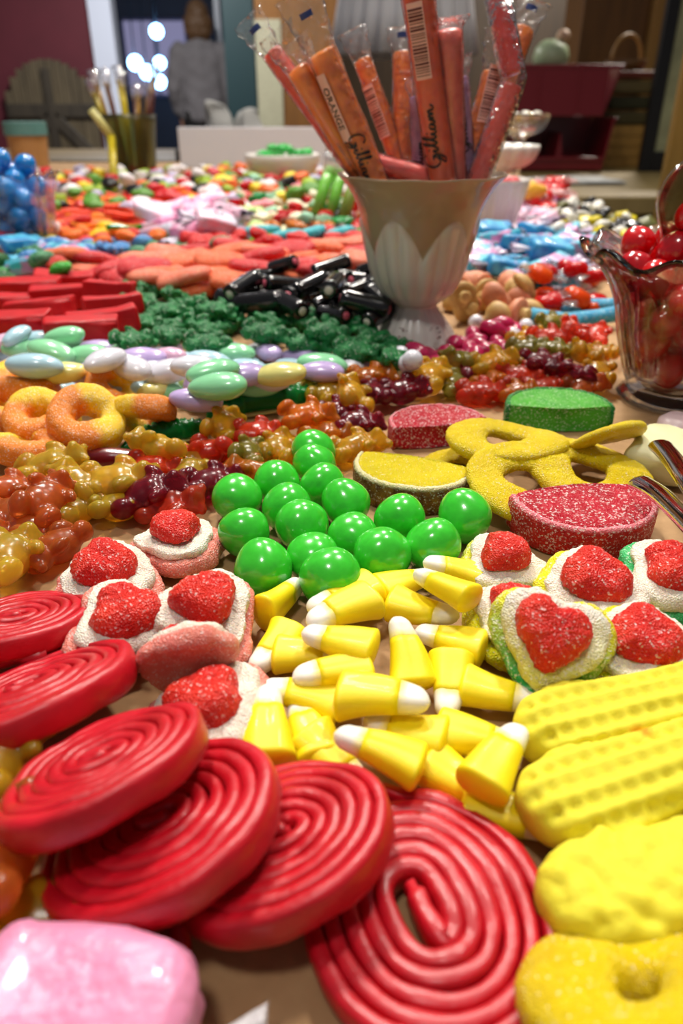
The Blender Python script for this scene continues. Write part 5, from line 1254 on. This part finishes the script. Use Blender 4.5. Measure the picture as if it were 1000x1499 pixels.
# ---- fluted white bowl right of the vase
wp = P(718, 352); put_obj('fluted_bowl', one('fluted_bowl', lathe(dense([(.05, 0), (2.3, 0), (2.5, .2), (2.9, 1.5), (3.4, 3.3), (3.9, 5.2), (4.1, 5.9), (3.85, 5.9), (3.2, 3.4), (2.5, 1.2), (.05, .8)], 2), 120, lambda r, z, a: (r * (1 + .05 * (abs(cos(a * 8)) - .5)), z))), WHT, (wp.x, wp.y + 2.6, 0), Euler((0, 0, 0)), 1.0, label='small white fluted bowl of pink candies half hidden behind the vase', cat='bowl')
for k in range(8):
    a = k * 2.4; q = .3 + 2.6 * sqrt(k / 8)
    put_obj('gumdrop', PEBBLE[k % 3], plain(srgb(228, 90, 96), .3, .3), (wp.x + q * cos(a), wp.y + 2.6 + q * sin(a), 4.9), Euler((0, 0, k)), 1.0, cat='gumdrop', auto='pink gumdrop in the fluted bowl', group='pink gumdrops in the fluted bowl')
# ---- lime sticks in clear wrap left of the vase
for k, (A, B, lab) in enumerate([((484, 246), (462, 316), 'leftmost of the three'), ((500, 250), (484, 316), 'middle of the three'), ((520, 262), (503, 318), 'rightmost of the three')]):
    b = P(B[0], B[1], 1.2); a = Q(A[0], A[1], b.y + 2); d = a - b
    put_obj('candy_stick', Shape([('candy_stick_core', tube([(0, 0, 0), tuple(d * .5), tuple(d)], .72, 12), None), ('clear_wrapper', tube([tuple(d * .9), tuple(d * 1.1), tuple(d * 1.25)], lambda u: .8 + .5 * u, 14), None)]), [plain(srgb(120, 196, 70), .3, .3, .3) if k < 2 else plain(srgb(120, 140, 50), .4), film((.95, .95, 1, 1), .25)], b, Euler((0, 0, 0)), 1.0, label='lime green candy stick leaning up left of the vase, ' + lab, cat='candy stick', group='lime green candy sticks')
# ---- pedestal dishes behind the vase, right
def pedestal(h, r, name, mats, x, y, label, amp=.04):
    st = lathe(dense([(.05, 0), (3.0, 0), (2.6, .5), (.8, 1.2), (.6, h * .5), (.8, h - 1.2), (1.4, h - .6), (.05, h - .6)], 2), 48)
    bw = xf(bowl(1.4, r, 3.0, amp, 14), TRS((0, 0, h - .8)))
    return put_obj(name, Shape([('pedestal', st, None), ('dish', bw, None)]), mats, (x, y, 0), Euler((0, 0, 0)), 1.0, label=label, cat='dish')
d1 = Q(762, 192, 125); pedestal(d1.z, 4.0, 'pedestal_dish', [GLM, GLM], d1.x, d1.y, 'clear glass pedestal dish with yellow candies, behind the vase before the red bins')
for k in range(7):
    a = k * 2.4; q = .4 + 2.2 * sqrt(k / 7)
    put_obj('mint_candy', PEBBLE[k % 3], plain([srgb(226, 206, 60), srgb(226, 220, 214), srgb(220, 214, 200)][k % 3], .3, .3), (d1.x + q * cos(a), d1.y + q * sin(a), d1.z + 1.5), Euler((0, 0, k)), .9, cat='small candy', auto=['yellow', 'white', 'cream'][k % 3] + ' candy in the clear pedestal dish', group='candies in the pedestal dish')
d2 = Q(738, 240, 112); pedestal(d2.z, 4.4, 'pedestal_dish', [WHT, WHT], d2.x, d2.y, 'white ruffled pedestal dish just above the vase rim at right', .1)
# ---- counter on the right
def PH(px, py, h):
    d = ray(px, py); t = (h - HC) / d.z; return Vector((d.x * t, d.y * t, h))
ch = -10.0; f0, f1 = PH(860, 287, ch).y, PH(860, 246, ch).y
cx0, cx1 = PH(700, 287, ch).x - 6, 260
cn = Shape([('counter_top', bxs(cx0, cx1, f0, f1 + 10, ch - 5, ch, .6), None), ('counter_body', bxs(cx0 + 4, cx1 - 2, f0 + 6, f1 + 8, FL, ch - 5, .6), None), ('front_panel', bxs(cx0 + 12, cx1 - 30, f0 + 4.5, f0 + 6, FL + 8, ch - 9, .5), 1)], True)
put_obj('counter', cn, [wood(srgb(122, 104, 60), srgb(146, 126, 78)), wood(srgb(60, 36, 16), srgb(84, 52, 24)), wood(srgb(70, 42, 18), srgb(96, 60, 28))], (0, 0, 0), Euler((0, 0, 0)), 1.0, label='brown wooden counter behind the right side of the candy table', cat='counter')
pc = PH(815, 268, ch); put_obj('newspaper', one('newspaper', bumpy(subdiv(box(38, 20, .6, .1, 1), 3), .5, .15, 2)), plain(srgb(176, 178, 176), .6, var=.3, vs=25), (pc.x, pc.y, ch + .8), Euler((0, 0, .1)), 1.0, label='grey and white papers spread on the brown counter before the bins', cat='papers')
def bin_(label, px0, py0, px1, py1, Y, lip, taper, deep=26):
    xa, xb, za, zb = rect(px0, py0, px1, py1, Y); w = (xb - xa) / 2; h = zb - za; t = .7
    def side(sx):
        x = sx * w; x2 = sx * (w - taper); q = [(x2, 0, 0), (x, 0, h), (x, deep, h), (x2, deep, 0)]; q2 = [(a - sx * t, b, c) for a, b, c in q]
        return q + q2, [(0, 1, 2, 3), (7, 6, 5, 4), (0, 4, 5, 1), (1, 5, 6, 2), (2, 6, 7, 3), (3, 7, 4, 0)]
    parts = [('bin_floor', bxs(-w + taper, w - taper, 0, deep, 0, t, .1), None), ('bin_side', side(-1), None), ('bin_side', side(1), None), ('bin_back', bxs(-w + taper * .5, w - taper * .5, deep - t, deep, 0, h, .1), None),
             ('bin_front', bxs(-w + taper, w - taper, -t, t, 0, h * lip, .2), None), ('rim', merge(bxs(-w, w, -1, 0, h - 1.2, h, .2) if lip > .8 else bxs(-w + taper, w - taper, -1.4, 0, h * lip - 1.2, h * lip, .2), bxs(-w - .6, -w + .6, 0, deep, h - 1, h, .2), bxs(w - .6, w + .6, 0, deep, h - 1, h, .2)), None)]
    if lip < .8: parts.append(('divider', ([(-1.4, 1, 0), (2.6, 1, 0), (.4, 1, h * .72), (-1.4, deep - 2, 0), (2.6, deep - 2, 0), (.4, deep - 2, h * .72)], [(0, 1, 2), (5, 4, 3), (0, 3, 4, 1), (1, 4, 5, 2), (2, 5, 3, 0)]), None))
    else: parts += [('rib', bxs(-w * .35, -w * .35 + 1.2, -1.2, 0, 0, h, .2), 4), ('rib', bxs(w * .3, w * .3 + 1.2, -1.2, 0, 0, h, .2), 4)]
    put_obj('storage_bin', Shape(parts, True), plain(srgb(108, 8, 22), .35, .2), ((xa + xb) / 2, Y, za), Euler((0, 0, 0)), 1.0, label=label, cat='storage bin', group='crimson plastic bins on the counter')
zc = PH(820, 252, ch).y
bin_('lower crimson plastic bin on the counter, open front with a divider', 742, 172, 896, 249, zc, .26, 2.5)
bin_('upper crimson plastic bin stacked on the lower one, solid ribbed front', 728, 94, 908, 170, zc - 1, .95, 5)
# fix the lower bin onto the counter, the upper on the lower
# ---- wooden trays, folded cloths, jar, case
ty = zc + 34; xa, xb, _, _ = rect(872, 200, 962, 210, ty)
zz = ch
for k in range(4):
    put_obj('wooden_tray', Shape([('tray_base', bxs(-(xb - xa) / 2, (xb - xa) / 2, -10, 10, 0, 1.0, .2), None), ('tray_rim', merge(bxs(-(xb - xa) / 2, (xb - xa) / 2, -10.6, -10, 0, 3.6, .2), bxs(-(xb - xa) / 2, (xb - xa) / 2, 10, 10.6, 0, 3.6, .2), bxs(-(xb - xa) / 2 - .6, -(xb - xa) / 2, -10, 10, 0, 3.6, .2), bxs((xb - xa) / 2, (xb - xa) / 2 + .6, -10, 10, 0, 3.6, .2)), None)], True), TAW, ((xa + xb) / 2 + (k % 2), ty, zz), Euler((0, 0, .03 * (k % 3))), 1.0, cat='tray', group='stacked wooden trays', label='shallow wooden tray stacked beside the red bins, ' + ['lowest', 'second from bottom', 'third from bottom', 'topmost'][k]); zz += 3.8
cases = [(srgb(70, 62, 36), 'olive brown'), (srgb(38, 38, 18), 'dark olive'), (srgb(84, 72, 44), 'khaki')]
for k, (c, n) in enumerate(cases):
    put_obj('folded_cloth', one('folded_cloth', bumpy(subdiv(box(xb - xa - 1, 20, 4.4, .9, 3), 2), .5, .2, k)), plain(c, .8), ((xa + xb) / 2, ty, zz + 2.3), Euler((0, 0, 0)), 1.0, label=n + ' folded cloth on the wooden trays, ' + ['lowest', 'middle', 'topmost'][k], cat='cloth', group='folded cloths on the trays'); zz += 5.4
put_obj('red_tray', one('red_tray', bxs(-(xb - xa) / 2 - 3, (xb - xa) / 2 + 2, -11, 11, 0, 2.2, .4), True), plain(srgb(96, 26, 22), .5), ((xa + xb) / 2, ty, zz), Euler((0, 0, 0)), 1.0, label='flat dark red tray lying on top of the folded cloths', cat='tray'); zz += 2.2
hp = Q(918, 78, ty); put_obj('basket', Shape([('basket_body', lathe([(.05, 0), (8.5, 0), (9.5, 3), (10, 5), (9.4, 5), (8.2, .8), (.05, .8)], 32), None), ('basket_handle', tube([(9 * cos(pi * k / 16), 0, 4.5 + 11 * sin(pi * k / 16)) for k in range(17)], .9, 10), None)]), [wood(srgb(90, 58, 26), srgb(112, 74, 36)), wood(srgb(150, 112, 60), srgb(170, 130, 76))], (hp.x, ty, zz), Euler((0, 0, .4)), .8, label='small brown basket with an arched light handle above the red tray', cat='basket')
qbox('cabinet', 848, -80, 958, 200, ty + 40, 30, BRW, label='tall brown cabinet behind the right end of the counter', z0=FL)
qbox('wooden_board', 956, -80, 996, 120, ty + 36, 4, TAW, label='light tan vertical board right of the tall brown cabinet', z0=FL)
sy = zc + 20; sp_ = Q(822, 94, sy)
xs0, xs1, _, _ = rect(770, 90, 850, 100, sy)
shf = sp_.z
put_obj('canister', Shape([('canister_body', lathe(dense([(.05, 0), (7, 0), (8.4, 1.2), (9, 4), (8, 8), (5.5, 10.5), (4, 11.4), (.05, 11.4)], 2), 40), None), ('lid_knob', sphere((3.4, 3.4, 3.0), 16, 10, c=(5, 0, 13)), None)]), [plain(srgb(170, 190, 150), .4, .2), plain(srgb(206, 170, 140), .5)], (sp_.x, sy + 18, shf), Euler((0, 0, 0)), .78, label='pale green rounded canister with a peach knob above the crimson bins', cat='canister')
qbox('wooden_crate', 738, 96, 856, 104, sy + 9, 18, DKW, label='dark wooden crate behind the crimson bins holding the green canister', z0=ch, z1=shf)
# leaning picture frame at the right
fx0, fx1, fz0, fz1 = rect(962, -40, 1075, 238, zc + 2)
fz0 = ch; hh = fz1 - fz0; fr_ = 4.6
PF = Shape([('frame', merge(bxs(0, fr_, 0, 3, 0, hh, .3), bxs(fx1 - fx0 - fr_, fx1 - fx0, 0, 3, 0, hh, .3), bxs(fr_, fx1 - fx0 - fr_, 0, 3, 0, fr_ * 1.5, .3), bxs(fr_, fx1 - fx0 - fr_, 0, 3, hh - fr_, hh, .3)), None), ('picture', bxs(fr_, fx1 - fx0 - fr_, 1, 2, fr_ * 1.5, hh - fr_, 0), None)], True)
put_obj('picture_frame', PF, [plain(srgb(14, 14, 16), .4), plain(srgb(150, 152, 116), .5, var=.25, vs=12)], (fx0, zc + 2, ch), Euler((0, 0, 0)), 1.0, label='black framed pale picture standing on the counter at the right edge', cat='picture frame')
px0, px1, _, _ = rect(984, 196, 1070, 204, 165); sbox('trim_4', px0, px1, 165, 167, FL, 24, wood(srgb(120, 90, 34), srgb(146, 112, 48)))
# pleated white shade behind the sticks
ly = 330; lc = Q(592, 40, ly); lz = Q(592, 82, ly).z; rr = (rect(488, 60, 700, 80, ly)[1] - rect(488, 60, 700, 80, ly)[0]) / 2
LS = Shape([('lamp_base', lathe(dense([(.05, 0), (14, 0), (13, 2), (4, 6), (2.2, 14), (1.6, 40), (1.6, lz - ch + 6), (.05, lz - ch + 6)], 2), 32), None), ('lamp_shade', lathe(dense([(rr, lz - ch), (rr * .82, lz - ch + 26), (rr * .62, lz - ch + 48), (rr * .60, lz - ch + 48), (rr * .80, lz - ch + 26), (rr * .975, lz - ch)], 2), 160, lambda r, z, a: (r * (1 + .035 * cos(a * 26)), z), closed=True), None)])
put_obj('table_lamp', LS, [plain(srgb(50, 50, 48), .5), plain(srgb(216, 216, 220), .6, 0, .1)], (lc.x, ly, ch), Euler((0, 0, 0)), 1.0, label='big pale pleated lamp shade seen behind the candy sticks', cat='lamp')
qbox('shelf_unit', 440, 84, 720, 270, 350, 40, plain(srgb(34, 36, 36), .6), label='dark low shelf unit under the pleated lamp behind the vase', z0=FL, z1=ch)

# ---------------------------------------------------------------- the person, back turned
PYd = 700; pc_ = Q(295, 100, PYd); PXc = pc_.x
def limb(ps, rs, n=10):
    out = []
    for (a, b, r0, r1) in [(ps[i], ps[i + 1], rs[i], rs[i + 1]) for i in range(len(ps) - 1)]:
        for k in range(n + 1):
            u = k / n; c = Vector(a).lerp(Vector(b), u); r = r0 * (1 - u) + r1 * u; out.append((tuple(c), (r, r, r)))
    return out
# heights above the floor in cm, figure 156 cm tall, facing away (+y)
body = [((0, 0, 145), (7.4, 9.2, 10.8)), ((0, 8.4, 143), (1.6, 2.2, 2.4)), ((0, 6.2, 138), (4.6, 3.4, 4.2)), ((7.5, 0, 144), (1.2, 2.2, 3.2)), ((-7.5, 0, 144), (1.2, 2.2, 3.2))]
body += limb([(0, 0, 138), (0, -1, 126)], [5.6, 6.2], 6)
body += [((0, 0, 118), (16, 9, 10)), ((0, 0, 104), (13.5, 9, 13)), ((0, 0, 92), (14, 9.5, 10)), ((0, 0, 82), (16, 10.5, 9))]
for s_ in (-1, 1):
    body += limb([(s_ * 17, 0, 124), (s_ * 22, -1, 98), (s_ * 19, 9, 78), (s_ * 18, 11, 72)], [5.2, 4.3, 2.9, 3.0])
    body += limb([(s_ * 8.5, 0, 80), (s_ * 9.5, 1, 44), (s_ * 9.5, -2, 8)], [9.0, 5.8, 4.0]); body += limb([(s_ * 9.5, -3, 4.5), (s_ * 10.5, 12, 3)], [4.2, 3.0])
    for f, (dx, L) in enumerate([(-2.4, 6.4), (-.8, 7.4), (.8, 7.2), (2.4, 5.8)]):
        body += limb([(s_ * 18 + dx * .8, 12, 69), (s_ * 18 + dx, 13.5, 69 - L * .55), (s_ * 18 + dx, 12.6, 69 - L)], [.95, .85, .75], 5)
    body += limb([(s_ * 16, 12, 73), (s_ * 14.2, 14.5, 69), (s_ * 14.2, 15.2, 66)], [1.2, 1.0, .85], 5)
bd = blob(body, .55, 4)
sw = [((0, 0, 78 + 2.5 * k), (19 - 1.6 * sin(k / 17 * pi), 12.5 - .7 * k / 17, 7)) for k in range(18)] + [((0, -1, 127), (13, 8.5, 6)), ((0, -1, 131), (8.5, 7.5, 4.5))]
for s_ in (-1, 1): sw += limb([(s_ * 17, 0, 123), (s_ * 23, -1, 98), (s_ * 20, 8, 81)], [7.4, 6.4, 5.2])
swm = bumpy(blob(sw, 1.0, 5), 1.6, .12, 3)
trs = [((0, 0, 80), (17.5, 12.2, 9))]
for s_ in (-1, 1): trs += limb([(s_ * 8.6, 0, 78), (s_ * 9.6, 1, 44), (s_ * 9.6, -2, 9)], [10.2, 7.6, 6.0])
hr = blob([((0, -1.5, 147), (9.2, 9.8, 11.5)), ((0, -4, 142), (11.5, 8, 9)), ((0, -5, 137), (11, 6, 6)), ((5, -3, 138), (4.6, 6, 9)), ((-5, -3, 138), (4.6, 6, 9))], .7, 4)
shoes = blob(sum([limb([(s_ * 9.6, -4, 4), (s_ * 10.6, 14, 3.4)], [5.4, 4.2]) for s_ in (-1, 1)], []), .8, 4)
PSN = Shape([('body', bd, None), ('sweater', swm, None), ('trousers', bumpy(blob(trs, 1.0, 4), 1.0, .15, 1), None), ('hair', bumpy(hr, .8, .5, 2), None), ('shoes', shoes, None)])
put_obj('person', PSN, [plain(srgb(196, 150, 124), .5, 0, .1), plain(srgb(112, 110, 114), .9, var=.06, vs=40), plain(srgb(12, 12, 14), .8), plain(srgb(88, 62, 36), .6, var=.2, vs=60), plain(srgb(20, 18, 18), .5)], (PXc, PYd, FL), Euler((0, 0, .12)), 1.0, label='person seen from behind in a long grey sweater and black trousers, brown hair', cat='person')
# ---------------------------------------------------------------- labels for the repeats: colour and kind, then the nearest thing one can find
LAND = [('the tall white vase', 610, 430), ('the red gumball glass', 960, 500), ('the blue gumball glass', 40, 320), ('the green gumballs', 420, 740), ('the green fruit slice', 812, 595),
        ('the rear red fruit slice', 632, 610), ('the yellow fruit slice', 590, 695), ('the black licorice pile', 450, 452), ('the tilted peach ring', 124, 618), ('the dark green crocodile', 385, 588), ('the bright green crocodile', 235, 635),
        ('the red licorice bars', 80, 455), ('the big pink taffies', 285, 335), ('the small white bowl', 735, 315), ('the white sign', 370, 215), ('the tan mushroom candies', 715, 440), ('the green star gummy', 395, 350),
        ('the red twist candies', 810, 290), ('the lime green sticks', 475, 290), ('the back pink gummy', 256, 785), ('the clear jar of sticks', 190, 250), ('the magenta candies', 690, 495), ('the white bowl', 415, 250)]
def scr(o):
    p = o.matrix_world.translation if False else o.location
    v = Vector((p.x / S, p.y / S, (p.z - TZ) / S - HC)); zc = v.y * cos(TH) - v.z * sin(TH); u = v.y * sin(TH) + v.z * cos(TH)
    return CX + F * v.x / zc, CY - F * u / zc
NUM = ['first', 'second', 'third', 'fourth', 'fifth', 'sixth', 'seventh', 'eighth', 'ninth', 'tenth', 'eleventh', 'twelfth', 'thirteenth', 'fourteenth', 'fifteenth', 'sixteenth', 'seventeenth', 'eighteenth', 'nineteenth', 'twentieth']
def finish_labels():
    used = {}
    for o, base in AUTO:
        x, y = scr(o)
        best = min((((x - a) ** 2 + ((y - b) * 2.2) ** 2), n, a, b) for n, a, b in LAND if n.split()[-1][:5] not in base or len(base) < 4)
        _, n, a, b = best; dx, dy = x - a, (y - b) * 2.2
        side = ('in front of ' if dy > 0 else 'behind ') if abs(dy) > abs(dx) else ('right of ' if dx > 0 else 'left of ')
        used.setdefault(base + ' ' + side + n, []).append((x, y, o))
    for k, L in used.items():
        if len(L) == 1: L[0][2]['label'] = k; continue
        L.sort(key=lambda q: q[0])
        for i, (x, y, o) in enumerate(L):
            o['label'] = k + (', leftmost' if i == 0 else ', rightmost' if i == len(L) - 1 else ', %s from left' % (NUM[i] if i < 20 else 'number %d' % (i + 1)))
finish_labels()

TX0, TX1, TY0, TY1 = -.95, .36, -.12, 2.05
AMBIENT = .11; EXPO = 0.42
LAMPS = [((-1.2, 4.6, 2.2), .4, 50, (1, .95, .9)), ((1.6, 4.2, 2.2), .4, 50, (1, .9, .78)), ((-.35, 1.15, 2.3), .22, 18, (1, .93, .84)), ((.55, .9, 2.3), .2, 12, (1, .93, .84)), ((-.2, -.2, 2.4), .25, 6, (1, .95, .9)), ((.3, 2.3, 2.5), .25, 20, (1, .93, .84))]  # the pair farthest back is added fill to brighten wall and person
tb = empty('display_table', (0, 0, TZ), 'long table covered in brown paper and spread with candy', 'table')
quick('table_top', box(TX1 - TX0, TY1 - TY0, .03, .004, 2, c=((TX0 + TX1) / 2, (TY0 + TY1) / 2, -.0165)), plain(srgb(120, 84, 50), .5), parent=tb)
NXp, NYp = 60, 80
pv = [[TX0 + (TX1 - TX0) * i / NXp, TY0 + (TY1 - TY0) * j / NYp, 0] for j in range(NYp + 1) for i in range(NXp + 1)]
pf = [(j * (NXp + 1) + i, j * (NXp + 1) + i + 1, (j + 1) * (NXp + 1) + i + 1, (j + 1) * (NXp + 1) + i) for j in range(NYp) for i in range(NXp)]
quick('paper_cover', (pv, pf), paper_mat(), parent=tb, smooth=True)
for sx in (TX0 + .06, TX1 - .06):
    for sy in (TY0 + .06, TY1 - .06):
        quick('leg', box(.06, .06, .717, .005, 2, c=(sx, sy, -.03 - .3585)), plain(srgb(90, 60, 36), .5), parent=tb)
cam = bpy.data.cameras.new('camera'); co = link(bpy.data.objects.new('camera', cam)); SC.camera = co
co.location = (0, 0, TZ + HC * S); co.rotation_euler = (pi / 2 - TH, 0, 0)
cam.sensor_fit = 'VERTICAL'; cam.sensor_height = 36; cam.sensor_width = 24; cam.lens = 36 * F / 1499.0
cam.clip_start = .005; cam.clip_end = 60
cam.dof.use_dof = True; cam.dof.focus_distance = .23; cam.dof.aperture_fstop = 13.0
w = bpy.data.worlds.new('room_light'); SC.world = w; w.use_nodes = True
w.node_tree.nodes['Background'].inputs[0].default_value = (.95, .93, 1.0, 1); w.node_tree.nodes['Background'].inputs[1].default_value = AMBIENT
def lamp(name, loc, size, energy, col, target=(0, .3, TZ)):
    l = bpy.data.lights.new(name, 'AREA'); l.shape = 'DISK'; l.size = size; l.energy = energy; l.color = col[:3]
    o = link(bpy.data.objects.new(name, l)); o.location = loc
    o.rotation_euler = (Vector(target) - Vector(loc)).to_track_quat('-Z', 'Y').to_euler(); return o
for k, (loc, size, en, col) in enumerate(LAMPS): lamp('ceiling_and_fill_light', loc, size, en, col, (loc[0], loc[1] + .5, .5) if loc[1] > 4 else (0, .3, TZ))
vs = SC.view_settings
SC.display_settings.display_device = 'sRGB'; vs.view_transform = 'Standard'; vs.look = 'None'; vs.gamma = 1; vs.exposure = EXPO; vs.use_curve_mapping = False
SC.cycles.max_bounces = 10; SC.cycles.transmission_bounces = 8; SC.cycles.transparent_max_bounces = 24
